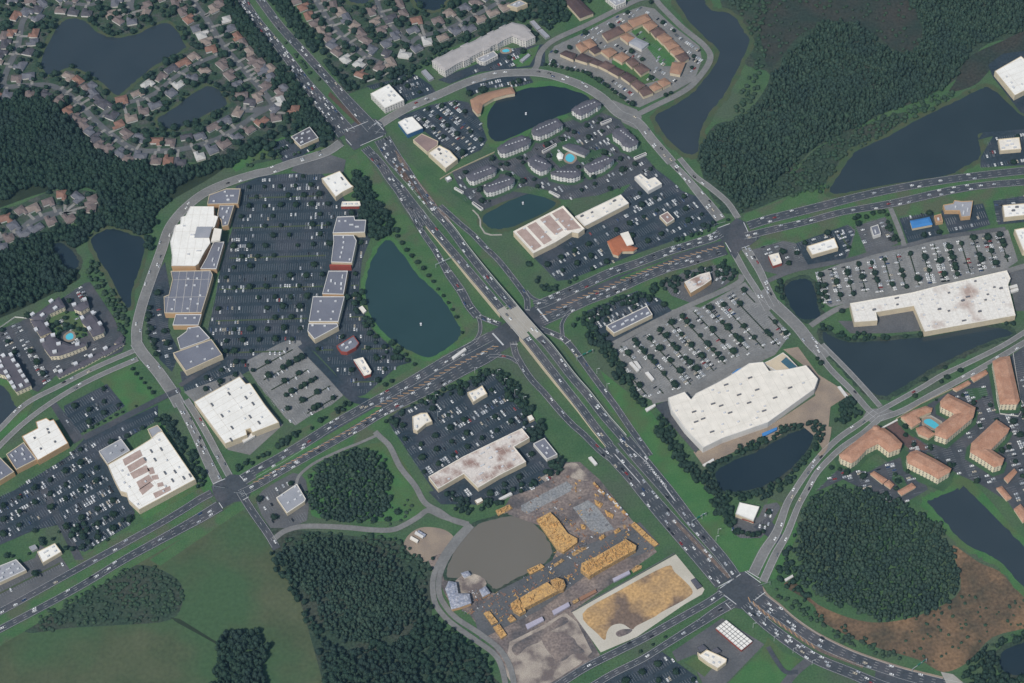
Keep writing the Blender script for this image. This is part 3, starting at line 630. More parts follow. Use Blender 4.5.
zbars(300, 60, '380,555 540,490;600,480 665,560;610,490 650,520;365,630 410,680;480,683 660,605')
zbars(180, 440, '310,500 340,545;475,285 515,328;265,350 360,310;500,480 545,455')
zbars(660, 510, '465,612 610,535;475,625 640,512;480,650 520,690;675,490 800,580;690,485 790,545')
zbars(680, 200, '505,180 540,255;360,340 405,415;490,385 550,365;300,225 395,190')
zbars(740, 580, '120,160 200,100')
for a, b in (((492.5, 333.5), (503.5, 345.5)), ((537.5, 309), (548, 321.5))): bar(a, b, 1.8)
zbars(410, 210, '275,500 330,485;375,640 425,630'); zbars(450, 290, '155,155 185,140;205,220 250,200;485,433 540,433;600,160 635,162;915,430 960,400')
zbars(640, 560, '630,250 765,355;680,345 720,390')
# gore chevrons
for k in range(13):
    f = k / 12; x, y = 645 + f * 20, 461 + f * 25
    bar((x - 1.3, y + .6), (x + 1.6, y + .2), .8); bar((x + 1.6, y + .2), (x + 1.0, y + 2), .6)
for k in range(9):
    f = k / 8; x, y = 394 + f * 11, 184 + f * 16
    bar((x - .8, y + .4), (x + 1.3, y), .7)
bar((615, 455), (640, 483), .9); bar((664, 486), (675, 501), .9); bar((622, 440), (645, 461), .6)
# hatching in the painted medians
def hatch(pp, n, w):
    p = path(pp); s_, q, d = resample(np.c_[p[:, :2], np.gradient(p[:, 0]), np.gradient(p[:, 1])], 7.0)
    for x, y, tx, ty in q:
        l = math.hypot(tx, ty); tx /= l; ty /= l; a = (x - tx * 3 - ty * w, y - ty * 3 + tx * w); b = (x + tx * 3 + ty * w, y + ty * 3 - tx * w)
        nx, ny = -(b[1] - a[1]), b[0] - a[0]; L = math.hypot(nx, ny); nx *= .5 / L; ny *= .5 / L; z = ZM_ + .004
        YEL.quad((a[0] - nx, a[1] - ny, z), (b[0] - nx, b[1] - ny, z), (b[0] + nx, b[1] + ny, z), (a[0] + nx, a[1] + ny, z))
hatch(T('21', '125,575 300,497 520,407 700,342 850,299'), 0, 1.8); hatch(T('12', '490,258 640,186 780,106 960,18'), 0, 1.8); hatch(T('12', '0,560 100,504 200,449 300,394 400,337 500,270'), 0, 1.2)
hatch(T('33', '-75,352 0,415 100,485 200,550'), 0, 1.5)
YEL.build('painted_hatching', 'yellow_line')['kind'] = 'structure'
# ------------------------------------------------------------------ overpass
def near(p, q):
    d = np.linalg.norm(q[:, None, :2] - p[None, :, :2], axis=2); return d.argmin(0)
A, B = STRIPS['main_sb'], STRIPS['main_nb']
def sideline(st, f, extra): return st['p'][:, :2] + st['nr'] * ((f * st['w'])[:, None] + extra), st['p'][:, 2]
# travel runs down the picture, nr points to its right (picture left)
la, ha = sideline(A, .5, .9); lb, hb = sideline(B, -.5, -.9)
if np.linalg.norm(la - B['p'][:, :2], axis=1).mean() < np.linalg.norm(A['p'][:, :2] - B['p'][:, :2], axis=1).mean():
    la, ha = sideline(A, -.5, -.9); lb, hb = sideline(B, .5, .9)
ib = near(A['p'], B['p']); zd = min(A['z'], B['z']) - .28
ypx = np.array([topx(*A['p'][i])[1] for i in range(len(A['p']))])
def chunk(name, sel, mtop, mside):
    """solid embankment between two retaining walls, or the deck of the bridge"""
    ii = [i for i in range(len(ypx)) if sel(ypx[i])]
    top = MB(); w1 = MB(); w2 = MB()
    for a, b in zip(ii, ii[1:]):
        pa, pb = la[a], la[b]; qa, qb = lb[ib[a]], lb[ib[b]]; h1, h2 = ha[a], ha[b]; g1, g2 = hb[ib[a]], hb[ib[b]]
        top.quad((*pa, h1 + zd), (*qa, g1 + zd), (*qb, g2 + zd), (*pb, h2 + zd))
        for w, (u, v, k1, k2) in ((w1, (pa, pb, h1, h2)), (w2, (qa, qb, g1, g2))):
            d = v - u; n = np.array([-d[1], d[0]]) / (np.linalg.norm(d) + 1e-9) * .3
            for e in (-1, 1):
                w.quad((*(u + n * e), 0), (*(v + n * e), 0), (*(v + n * e), k2 + zd + .85), (*(u + n * e), k1 + zd + .85))
            w.quad((*(u - n), k1 + zd + .85), (*(v - n), k2 + zd + .85), (*(v + n), k2 + zd + .85), (*(u + n), k1 + zd + .85))
    o = top.build(name, mtop); o['kind'] = 'structure'
    return w1, w2
for nm_, sel in (('upper', lambda y: 224 < y < 312), ('lower', lambda y: 334 < y < 446)):
    w1, w2 = chunk('embankment', sel, 'grass', None)
    tag(w1.build('retaining_wall', 'beige_concrete'), 'long beige retaining wall on the left side of the highway %s the overpass' % ('above' if nm_ == 'upper' else 'below'), 'retaining wall', 'retaining walls of the highway')
    tag(w2.build('retaining_wall', 'barrier'), 'long pale concrete wall on the right side of the highway %s the overpass' % ('above' if nm_ == 'upper' else 'below'), 'retaining wall', 'retaining walls of the highway')
br = bpy.data.objects.new('overpass_bridge', None); link(br)
tag(br, 'pale concrete overpass bridge carrying the highway over the boulevard', 'bridge')
ii = [i for i in range(len(ypx)) if 308 < ypx[i] < 338]
dk = MB(); b1 = MB(); b2 = MB(); n = 0
for a, b in zip(ii, ii[1:]):
    for zt, fl in ((zd + 7, 0), (5.7, 1)):
        q = [(*la[a], zt), (*lb[ib[a]], zt), (*lb[ib[b]], zt), (*la[b], zt)]; dk.quad(*(q if not fl else q[::-1]))
    for mb_, l, idx in ((b1, la, (a, b)), (b2, lb, (ib[a], ib[b]))):
        u, v = l[idx[0]], l[idx[1]]; dk.quad((*u, 5.7), (*v, 5.7), (*v, zd + 7), (*u, zd + 7))
        mb_.beam((*u, zd + 7.45), (*v, zd + 7.45), .45, .95)
dk.build('deck', 'bridge_concrete', br); b1.build('parapet', 'barrier', br); b2.build('parapet', 'barrier', br)
for st in (A, B):      # the concrete running surface of the deck
    jj = [i for i in range(len(st['p'])) if 307 < topx(*st['p'][i])[1] < 338]
    mb = MB()
    for a, b in zip(jj, jj[1:]):
        z = st['p'][a][2] + st['z'] + .012
        L = [st['p'][k][:2] + st['nr'][k] * (st['w'][k] / 2) * e for k, e in ((a, -1), (a, 1), (b, 1), (b, -1))]
        mb.quad(*[(*q, z) for q in L])
    mb.build('deck_lanes', 'bridge_concrete', br)
a0, a1 = ii[0], ii[-1]; mid = ii[len(ii) // 2]
for a in (a0 + 1, mid, a1 - 1):
    pc = (la[a] + lb[ib[a]]) / 2; d = lb[ib[a]] - la[a]; rz = math.atan2(d[1], d[0]); L = np.linalg.norm(d)
    q = MB(); q.box(pc[0], pc[1], 0, L - 2, 1.4, 5.68, rz); q.build('pier', 'bridge_concrete', br)
# ------------------------------------------------------------------ buildings
ORD = ['first', 'second', 'third', 'fourth', 'fifth', 'sixth', 'seventh', 'eighth', 'ninth', 'tenth', 'eleventh', 'twelfth', 'thirteenth', 'fourteenth', 'fifteenth', 'sixteenth', 'seventeenth', 'eighteenth', 'nineteenth', 'twentieth']
def ordn(i):
    if i < 20: return ORD[i]
    n = i + 1; return '%d%s' % (n, 'th' if n % 100 in (11, 12, 13) else {1: 'st', 2: 'nd', 3: 'rd'}.get(n % 10, 'th'))
def offset(p, d):
    """inset a ccw polygon by d"""
    n = len(p); out = []
    for i in range(n):
        a, b, c = np.array(p[i - 1]), np.array(p[i]), np.array(p[(i + 1) % n])
        e1 = b - a; e2 = c - b; e1 = e1 / (np.linalg.norm(e1) + 1e-9); e2 = e2 / (np.linalg.norm(e2) + 1e-9)
        n1 = np.array([-e1[1], e1[0]]); n2 = np.array([-e2[1], e2[0]]); k = 1 + n1 @ n2
        k = max(k, .35); out.append(tuple(b + (n1 + n2) / k * d))
    return out
def tess(p):
    Fc = []
    for t in tessellate_polygon([[Vector((x, y, 0)) for x, y in p]]):
        a, b, c = (p[i] for i in t)
        Fc.append(t if (b[0] - a[0]) * (c[1] - a[1]) - (b[1] - a[1]) * (c[0] - a[0]) > 0 else t[::-1])
    return Fc
def wallmesh(p, z0, z1, name, m, parent):
    V = []; Fc = []; uv = []; u = 0
    for i in range(len(p)):
        a, b = p[i], p[(i + 1) % len(p)]; L = math.hypot(b[0] - a[0], b[1] - a[1]); n = len(V)
        V += [(*a, z0), (*b, z0), (*b, z1), (*a, z1)]; Fc.append((n, n + 1, n + 2, n + 3)); uv += [(u, z0), (u + L, z0), (u + L, z1), (u, z1)]; u += L
    return mesh_obj(name, V, Fc, m, parent, uv)
UNITS = {}
def unit_mesh(k):
    if k not in UNITS:
        b = MB()
        if k == 0: b.box(0, 0, 0, 2.6, 1.8, 1.2); b.cyl(.5, 0, 1.2, .55, .15)
        elif k == 1: b.box(0, 0, 0, 3.4, 2.2, 1.6); b.box(1.9, 0, 0, .9, 1.2, .9)
        elif k == 2: b.box(0, 0, 0, 4.6, 3.6, 2.4); b.box(0, 0, 2.4, 5.0, 4.0, .25)
        else: b.box(0, 0, 0, 5.0, 1.5, 1.3); b.cyl(-1.2, 0, 1.5, .5, .2); b.cyl(1.2, 0, 1.5, .5, .2)
        o = b.build('rooftop_unit', 'unit_metal'); UNITS[k] = o.data; bpy.data.objects.remove(o)
        d = UNITS[k].copy(); d.materials.clear(); d.materials.append(M['unit_dark']); UNITS[k + 10] = d
    return UNITS[k]
BLD = []
def bldg(name, label, cat, pp, h, roof, wall, par=.8, units=0, group=None, kind='flat', rise=2.2, inset=5.0, dark=False, uk=None, unitpos=None, cap=None, z0=0, parm=None):
    p = ccw(G(pp, h)); c = np.mean(p, 0)
    root = bpy.data.objects.new(name, None); link(root); tag(root, label, cat, group)
    mark(p, 1, 1.5); BLD.append((name, p, h))
    root.location = (c[0], c[1], 0); q = [(x - c[0], y - c[1]) for x, y in p]
    if kind == 'flat':
        wallmesh(q, z0, h, 'wall', wall, root)
        rf = mesh_obj('roof', [(x, y, h - .02) for x, y in offset(q, .25)], tess(q), roof, root)
        A_ = abs(sum(q[i - 1][0] * q[i][1] - q[i][0] * q[i - 1][1] for i in range(len(q)))) / 2
        if A_ > 1400:      # membrane seams belong to the roof surface
            e_ = max((np.array(q[(i + 1) % len(q)]) - np.array(q[i]) for i in range(len(q))), key=np.linalg.norm); e_ = e_ / np.linalg.norm(e_); f_ = np.array([-e_[1], e_[0]]); Q = np.array(q); me = rf.data
            SV = []; SF = []; in_ = offset(q, 1.0)
            for ax, bx, st_ in ((e_, f_, 9.0), (f_, e_, 26.0)):
                ra, rb_ = Q @ ax, Q @ bx; a_ = ra.min() + st_ / 2
                while a_ < ra.max():
                    b_ = rb_.min()
                    while b_ < rb_.max():
                        m0 = ax * a_ + bx * (b_ + 1.5)
                        if inside(in_, [m0[0]], [m0[1]])[0]:
                            c4 = [ax * (a_ - .16) + bx * b_, ax * (a_ + .16) + bx * b_, ax * (a_ + .16) + bx * (b_ + 3), ax * (a_ - .16) + bx * (b_ + 3)]; n0 = len(SV); SV += [(*v_, h + .05) for v_ in c4]; SF.append((n0, n0 + 1, n0 + 2, n0 + 3) if ax is e_ else (n0 + 3, n0 + 2, n0 + 1, n0))
                        b_ += 3
                    a_ += st_
            old = [tuple(v.co) for v in me.vertices]; of = [tuple(f.vertices) for f in me.polygons]; n0 = len(old)
            m2 = bpy.data.meshes.new('roof'); m2.from_pydata(old + SV, [], of + [tuple(n0 + i for i in f) for f in SF]); m2.materials.append(M[roof]); m2.materials.append(M['seam'])
            m2.polygons.foreach_set('material_index', [0] * len(of) + [1] * len(SF)); m2.update(); rf.data = m2
        if par:
            i_ = offset(q, .7); n = len(q); V = [(x, y, h) for x, y in q] + [(x, y, h + par) for x, y in q] + [(x, y, h + par) for x, y in i_] + [(x, y, h - .05) for x, y in i_]
            Fc = []
            for i in range(n):
                j = (i + 1) % n
                for k in range(3): Fc.append((k * n + i, k * n + j, (k + 1) * n + j, (k + 1) * n + i))
            mesh_obj('parapet', V, Fc, parm or wall, root)
    else:
        ov = offset(q, -.6)
        wallmesh(q, z0, h, 'wall', wall, root)
        i_ = offset(q, inset - .0); n = len(q)
        V = [(x, y, h - .1) for x, y in q] + [(x, y, h) for x, y in ov] + [(x, y, h + rise) for x, y in i_]
        Fc = []
        for i in range(n):
            j = (i + 1) % n
            Fc.append((i, j, n + j, n + i)); Fc.append((n + i, n + j, 2 * n + j, 2 * n + i))
        Fc += [tuple(2 * n + k for k in t) for t in tess(i_)]
        rf = mesh_obj('roof', V, Fc, roof, root)
    rr = random.Random(int(c[0] * 7 + c[1])); e = np.array(q[1]) - np.array(q[0]); e = max((np.array(q[(i + 1) % len(q)]) - np.array(q[i]) for i in range(len(q))), key=np.linalg.norm)
    rz = math.atan2(e[1], e[0]); xs = [a[0] for a in q]; ys = [a[1] for a in q]
    pts = []
    if unitpos: pts = [((x - c[0]), (y - c[1])) for x, y in G(unitpos, h)]
    nfix = len(pts) if pts else units // 3; k = 0
    sh = offset(q, 3.5)
    while len(pts) < units and k < 400:
        k += 1; x, y = rr.uniform(min(xs), max(xs)), rr.uniform(min(ys), max(ys))
        if inside(sh, [x], [y])[0] and inside(q, [x], [y])[0] and all(math.hypot(x - a, y - b) > 6 for a, b in pts): pts.append((x, y))
    for iu, (x, y) in enumerate(pts):
        kk = uk if uk is not None else rr.choice((0, 0, 1, 3)); me = unit_mesh(kk)
        if dark and iu < nfix: me = UNITS[kk + 10]
        elif dark: me = unit_mesh(0)
        u = bpy.data.objects.new('rooftop_unit', me); link(u, rf)
        u.location = (x, y, (h if kind == 'flat' else h + rise * .6)); u.rotation_euler = (0, 0, rz)
    return root
def roofpart(root, name, pp, h, m, z1, wall=None):
    """a raised box on a building, traced at its top"""
    c = root.location; p = [(x - c.x, y - c.y) for x, y in ccw(G(pp, h + z1))]; n = len(p)
    V = [(x, y, h) for x, y in p] + [(x, y, h + z1) for x, y in p]
    Fc = [(i, (i + 1) % n, n + (i + 1) % n, n + i) for i in range(n)] + [tuple(n + k for k in t) for t in tess(p)]
    return mesh_obj(name, V, Fc, m, root)
def zig(pp, d=1.0, step=7.0, h=9.5):
    """saw the edges of a roof outline into bays"""
    g = ccw(G(pp, h)); out = []; n = len(g)
    for i in range(n):
        a, b_ = np.array(g[i]), np.array(g[(i + 1) % n]); L = np.linalg.norm(b_ - a); t = (b_ - a) / L; nn = np.array([t[1], -t[0]]); k = int(L / step)
        out.append(tuple(a))
        for j in range(1, k):
            o = d if j % 2 else 0; m = a + t * L * j / k
            out.append(tuple(m + nn * (d - o))); out.append(tuple(m + t * .3 + nn * o))
    return [topx(x, y, h) for x, y in out]
b = bldg
# shopping plaza, left wing
b('store', 'grey-roofed store at the top end of the left plaza wing', 'store', Z(150, 170, '470,200 605,150 720,150 700,268 455,275'), 8, 'grey_roof', 'tan_wall', parm='beige_concrete', units=5)
th = b('store', 'big stepped cream-white roofed anchor building with tan walls in the left plaza wing', 'store', Z(150, 170, '320,290 508,290 508,362 542,370 515,452 485,475 470,540 480,580 440,640 412,690 385,745 360,763 170,763 175,683 160,570 180,510 200,440 240,430 245,375 282,365'), 13, 'white_roof', 'tan_wall', par=.4, units=4, parm='white_wall')
roofpart(th, 'skylight', Z(150, 170, '372,450 495,450 470,535 352,535'), 13, 'light_grey_roof', 1.2)
roofpart(th, 'entrance_tower', Z(150, 170, '510,460 570,470 555,555 485,565'), 13, 'cream_roof', 3)
b('store', 'narrow grey roof right beside the top of the big cream-white plaza building', 'store', Z(150, 170, '552,280 670,280 622,440 572,452 565,400 535,360'), 8, 'grey_roof', 'tan_wall', parm='beige_concrete', units=5)
b('store', 'slanting grey roof along the lower right side of the big cream-white plaza building', 'store', Z(150, 170, '505,575 590,572 528,788 400,788 450,700'), 8, 'grey_roof', 'tan_wall', parm='white_wall', units=3)
b('store', 'largest grey-roofed store of the left plaza wing', 'store', Z(150, 256, '165,122 480,116 500,150 470,260 410,452 205,456 115,455 110,325 150,310 178,190'), 9, 'grey_roof', 'tan_wall', parm='beige_concrete', units=0, unitpos=Z(150, 256, '305,183 375,180 290,235 355,235 195,350 325,345 380,382 175,425 300,420 400,315'), uk=0)
b('store', 'small grey-roofed store with white top edge below the largest grey plaza roof', 'store', Z(150, 256, '205,465 410,465 385,552 180,552'), 8, 'grey_roof', 'tan_wall', parm='white_wall', unitpos=Z(150, 256, '283,495 355,493'), uk=0)
b('store', 'grey-roofed store where the left plaza wing bends', 'store', Z(150, 256, '215,655 290,600 300,572 392,560 478,655 415,683 240,745'), 8, 'grey_roof', 'beige_concrete', parm='white_wall', unitpos=Z(150, 256, '380,640 320,575'), uk=0)
b('store', 'grey-roofed store with pale wall at the lower tip of the left plaza wing', 'store', T('02', '692,45 846,-10 890,52 743,118'), 9, 'grey_roof', 'cream_wall', units=0, unitpos=T('02', '765,80 820,70 850,28 790,20'), uk=0)
# right wing
b('store', 'grey-roofed store at the top of the right plaza wing', 'store', Z(278, 200, '470,135 605,130 612,160 700,160 690,258 435,265'), 9, 'grey_roof', 'cream_wall', parm='white_wall', units=4)
b('store', 'second grey-roofed store down the right plaza wing', 'store', Z(278, 200, '438,280 600,280 625,325 588,500 422,495 442,330'), 9, 'grey_roof', 'cream_wall', parm='white_wall', unitpos=Z(278, 200, '520,297 522,338 515,380 505,420 495,455 570,475'), uk=0)
b('store', 'narrow red-walled arcade between two grey roofs of the right plaza wing', 'arcade', Z(278, 200, '412,512 585,516 580,528 408,524'), 8, 'red_wall', 'red_wall', par=.4)
b('store', 'third grey-roofed store down the right plaza wing', 'store', Z(278, 200, '402,565 555,565 522,752 352,748'), 9, 'grey_roof', 'tan_wall', parm='white_wall', units=6)
b('store', 'large grey-roofed store near the lower end of the right plaza wing', 'store', Z(278, 286, '278,85 530,85 480,285 245,285'), 9, 'grey_roof', 'cream_wall', parm='white_wall', unitpos=Z(278, 286, '340,122 458,122 320,205 438,205 335,270 422,265'), uk=0)
b('store', 'wedge-shaped grey-roofed store with red corner at the end of the right plaza wing', 'store', Z(278, 286, '243,300 470,300 480,322 290,425 235,360'), 8.5, 'grey_roof', 'cream_wall', parm='white_wall', unitpos=Z(278, 286, '275,315 372,318'), uk=0)
b('restaurant', 'small white-roofed restaurant with red front above the right plaza wing', 'restaurant', Z(278, 200, '510,15 650,12 658,50 500,52'), 5, 'cream_roof', 'red_wall', parm='cream_roof', units=4)
b('store', 'square cream-white roofed building at the top of the plaza lot', 'store', T('11', '262,30 335,0 380,55 390,62 345,85 318,105'), 8, 'white_roof', 'cream_wall', par=.4, units=5, dark=True)
b('restaurant', 'grey-roofed shop with red awning beside the wedge-shaped store', 'shop', Z(278, 286, '465,478 600,395 645,455 620,490 548,530 500,525'), 5, 'grey_roof', 'red_wall', units=6)
b('restaurant', 'white-topped restaurant with red trim inside a pale walled court', 'restaurant', T('12', '390,72 428,62 462,118 458,128 432,136'), 5.5, 'cream_roof', 'red_wall', parm='cream_roof', units=6)
# warehouse store
b('warehouse_store', 'huge plain white-roofed warehouse store beside the pale parking lot', 'store', P('194,402 239.5,376.5 246,384 250,383 265,405 279,422.5 252,433 250,428.5 246,430 247,435 225,444'), 9.5, 'white_roof', 'cream_wall', par=.3, units=16, unitpos=P('212,405 229,394 222,416 232,428 246,398 253,404 250,417 259,423 231,440'), uk=3, dark=True)
b('store', 'large white roof with brown stripes near the left crossing', 'store', T('02', '430,492 520,440 600,390 632,362 650,358 782,550 555,672 512,632 505,605 480,598 455,550'), 9, 'white_roof', 'cream_wall', par=.4, units=20, unitpos=T('02', '605,438 645,430 620,472 660,525 700,520 690,555 735,545 760,535 580,470'), uk=3, dark=True)
sr_ = [o for o in bpy.data.objects if o.get('label') == 'large white roof with brown stripes near the left crossing'][0]
for q in ('490,470 560,430 570,455 500,495', '508,498 572,460 588,480 520,522', '520,525 585,492 600,515 535,548', '545,560 595,530 612,555 560,590', '555,590 600,560 615,575 570,612', '588,505 612,500 620,525 600,530', '605,535 630,530 636,548 610,552', '628,565 650,560 656,575 632,580', '612,605 680,575 684,592 622,625'): roofpart(sr_, 'brown_roof_panel', T('02', q), 9.0, 'panel_roof', .2)
b('store', 'grey square annex with dark pipework at the upper corner of the brown-striped white roof', 'store', T('02', '395,438 485,388 520,435 430,488'), 8, 'light_grey_roof', 'cream_wall', parm='white_wall', units=3, dark=True)
b('garden_center', 'small grey box annex on top corner of the brown-striped white roof', 'annex', T('02', '590,350 630,333 650,356 608,386'), 7, 'light_grey_roof', 'cream_wall', units=0)
b('store', 'cream-white roofed store at the left edge beside two grey roofs', 'store', T('02', '87,378 150,345 143,320 185,304 200,315 215,310 273,405 150,475'), 9, 'white_roof', 'tan_wall', par=.4, unitpos=T('02', '190,350 195,363 138,385 220,400 163,428'), uk=0, dark=True)
b('store', 'grey-roofed store adjoining the cream-white roof at the left edge', 'store', T('02', '25,450 95,402 147,470 65,512'), 8, 'grey_roof', 'tan_wall', parm='cream_wall', units=7)
b('store', 'grey-roofed store with orange front cut by the left edge', 'store', T('02', '-90,505 0,462 57,520 0,555 -60,590'), 8, 'grey_roof', 'tan_wall', parm='cream_wall', units=6)
b('shop', 'small bright white-roofed outparcel shop at the lower left', 'shop', T('03', '148,160 220,125 246,160 170,205'), 5.5, 'white_roof', 'cream_wall', par=.5, units=6)
b('shop', 'grey and white roofed outparcel shop at the lower left edge', 'shop', T('03', '-40,232 65,190 105,232 0,282 -30,290'), 5.5, 'light_grey_roof', 'cream_wall', parm='white_wall', units=9)
b('shed', 'tiny pale shed with roof units between the two lower left outparcel shops', 'shed', T('03', '115,140 140,130 150,145 128,156'), 3.5, 'light_grey_roof', 'grey_wall', par=.3, units=0)
b('garage_shop', 'grey-roofed shop with white edge beside the left crossing', 'shop', Z(180, 440, '765,460 930,350 1000,470 990,490 850,582'), 6, 'light_grey_roof', 'cream_wall', parm='cream_roof', unitpos=Z(180, 440, '810,440 915,375 860,500 915,475 945,410 960,440'), uk=0)
b('restaurant', 'white-roofed restaurant inside a brown walled court above the retail row', 'restaurant', T('12', '625,300 660,285 685,284 705,318 680,328 645,358 628,352'), 5.5, 'cream_roof', 'cream_wall', units=4)
b('restaurant', 'pale-roofed restaurant with stone terrace near the lower left ramp', 'restaurant', T('12', '845,203 880,190 905,175 925,208 900,222 868,242'), 5.5, 'cream_roof', 'cream_wall', units=4)
b('retail_row', 'long retail row with rust-stained white roof below the dark lot', 'store', P('428.5,477 463,457 522,428.5 529.5,438 514,447 526,462 500,475 478,488 464,474 438,489'), 8, 'stained_roof', 'cream_wall', units=14, par=.9, parm='cream_roof')
b('office', 'small grey-roofed office behind the stained retail row', 'office', T('22', '85,408 130,385 182,450 140,470'), 5.5, 'grey_roof', 'white_wall', units=5)
b('shed', 'tiny cream shed by the trees behind the dark retail lot', 'shed', T('22', '60,298 78,290 90,308 70,318'), 3.5, 'cream_roof', 'cream_wall', par=0)
b('shed', 'small cream shed at the back of the stained retail row', 'shed', Z(430, 470, '355,240 405,218 425,242 375,268'), 3.2, 'cream_roof', 'cream_wall', par=0)
# top middle
b('office', 'white square office with blue glass corner beside the top crossing', 'office', T('10', '458,375 532,337 592,400 515,433'), 10, 'white_roof', 'hotel_white', par=.4, units=6)
b('office', 'small white office across the pale road from the white square office', 'office', T('10', '568,490 595,475 625,467 668,513 605,538'), 7, 'white_roof', 'blue_glass', par=.6, parm='white_wall', units=3)
b('restaurant', 'brown-roofed building joined to the cream-roofed restaurant', 'store', Z(340, 140, '580,0 650,-50 780,10 775,45 695,100'), 5.5, 'rust_roof', 'cream_wall', par=.4)
b('restaurant', 'cream-roofed restaurant with brown wells facing the highway', 'restaurant', Z(340, 140, '700,105 790,45 870,85 935,155 838,230'), 7, 'cream_roof', 'cream_wall', units=8, dark=True)
b('shop', 'dark flat-roofed shop with pale edge left of the top crossing', 'shop', T('10', '140,548 215,508 250,552 178,585'), 6, 'dark_roof', 'cream_wall', parm='white_wall', units=6)
b('hotel', 'long beige-roofed white hotel beside the pale curving road', 'hotel', zig(P('432,61 446,54 476,40 512,22.5 524,25 535,37 526,41 512,36 503,40 476,54 456,64 445,71'), 1.6, 9, 12), 12, 'hotel_roof', 'hotel_white', kind='hip', inset=3, rise=1.5)
b('clubhouse', 'small grey-roofed annex in front of the long white hotel', 'annex', T('10', '880,235 950,205 968,222 915,250 895,248'), 6, 'light_grey_roof', 'hotel_white', units=2)
b('carport', 'pale carport at the left end of the long white hotel', 'carport', T('10', '660,285 678,276 712,312 692,322'), 3, 'light_grey_roof', 'grey_wall', par=0)
for i, q in enumerate(('70,85 88,80 118,112 100,120', '102,122 120,114 152,145 135,152')): b('carport', 'pale carport %s of two right of the long white hotel' % ('upper', 'lower')[i], 'carport', T('20', q), 3, 'light_grey_roof', 'grey_wall', par=0, group='carports of the hotel')
b('carport', 'pale carport on the grass between the hotel and the condominiums', 'carport', T('20', '30,240 65,212 75,220 42,248'), 3, 'light_grey_roof', 'grey_wall', par=0)
b('shop_row', 'curved brown-tiled shop row beside the dark round pond', 'store', T('10', '858,400 890,382 935,368 1023,348 1035,372 1000,378 950,392 905,418 898,450 885,455 865,432'), 6, 'tan_tile_roof', 'cream_wall', kind='hip', inset=3.2, rise=1.6)
b('store', 'dark maroon-roofed shop row at the top edge', 'store', T('20', '212,5 240,-20 262,-10 325,52 272,72'), 6, 'darkbrown_roof', 'cream_wall', kind='hip', inset=5)
b('store', 'white-roofed building cut by the top edge', 'store', T('20', '372,-10 400,-25 455,0 455,8 415,25'), 7, 'light_grey_roof', 'hotel_white', units=5)
b('store', 'brown-roofed house-like shop at the top left of the hotel', 'store', T('20', '-20,22 30,0 62,15 20,32'), 7, 'light_grey_roof', 'cream_wall', units=2)
# condominiums
CO = [('brown', '360,135 425,105 450,128 382,162'), ('orange', '433,102 460,90 482,112 455,128'), ('orange', '465,82 538,55 556,78 487,110'),
('orange', '523,98 560,82 582,102 548,124'), ('brown', '555,125 590,108 612,128 575,150'), ('orange', '578,147 612,132 640,152 602,173'),
('orange', '605,172 640,158 668,182 628,200'), ('orange', '632,205 668,185 690,208 652,222'), ('brown', '652,225 690,208 708,232 678,250'),
('tan', '642,250 692,250 672,298 632,290'), ('orange', '432,145 460,132 490,152 463,170'), ('tan', '255,180 275,168 305,192 280,210'),
('tan', '283,167 315,154 338,180 310,194'), ('dark', '308,197 335,183 358,203 330,215'), ('orange', '355,203 395,190 420,208 388,230'),
('orange', '405,228 440,208 470,228 440,250'), ('brown', '455,245 483,230 508,252 480,268'), ('brown', '488,270 518,254 550,278 515,298'),
('dark', '192,215 215,202 255,215 245,238'), ('dark', '252,235 280,212 325,232 300,250'), ('dark', '310,250 328,232 360,247 342,262'),
('brown', '345,262 375,243 410,262 383,280'), ('dark', '385,282 410,265 450,285 424,304'), ('dark', '435,305 460,288 497,312 470,330'),
('brown', '475,335 500,318 533,340 503,360'), ('brown', '508,362 540,345 565,370 525,385'), ('orange', '550,347 575,330 600,350 570,364'), ('orange', '583,325 610,312 635,332 605,348')]
rm = {'brown': 'brown_tile_roof', 'orange': 'tan_tile_roof', 'tan': 'tan_tile_roof', 'dark': 'darkbrown_roof'}
cnt = {}
for k, (c_, q) in enumerate(CO):
    grp = 'upper arc' if k < 11 else ('left and middle rows' if k < 18 else 'lower left row'); w = {'brown': 'reddish-brown', 'orange': 'orange-tan', 'tan': 'tan', 'dark': 'dark brown'}[c_]
    i = cnt.get((c_, grp), 0); cnt[(c_, grp)] = i + 1
    b('condominium', '%s %s condominium roof from the left in the ring, %s' % (ordn(i), w, grp), 'condominium', T('20', q), 5.5, rm[c_], 'cream_wall', kind='hip', inset=4.2, rise=2.2, group='condominiums in the ring')
b('clubhouse', 'pale grey-roofed clubhouse on the lawn of the condominium ring', 'clubhouse', T('20', '468,170 495,150 546,173 518,196'), 6, 'light_grey_roof', 'white_wall', kind='hip', inset=4, rise=1.5)
# grey-roofed apartments
AP = [('far left block by the lot drive', Z(440, 130, '205,360 270,320 385,272 448,305 438,328 350,370 270,405 235,402')), ('block above the small teal pond', Z(440, 130, '345,460 420,415 530,362 592,390 580,418 500,460 420,490 370,495')),
('upper left block touching the dark round pond', Z(440, 130, '455,145 540,85 650,42 722,75 702,110 600,155 520,185 480,182')), ('middle block along the dark round pond', T('20', '78,520 110,495 180,472 203,498 160,525 110,545 85,540')),
('right block along the dark round pond', T('20', '238,440 280,410 330,395 356,415 320,440 275,462')), ('block left of the swimming pool', Z(440, 130, '695,240 760,195 885,278 850,312 800,330 745,300')),
('curved block just below the swimming pool', Z(560, 100, '-75,575 0,545 165,565 160,598 110,618 0,610 -70,590')), ('block between the pool and the lower drive', Z(560, 100, '190,525 350,440 428,468 400,500 270,570 235,575')),
('right-hand block by the pale road', Z(560, 100, '415,258 450,225 512,220 620,328 610,352 550,378 500,362 480,325 425,290'))]
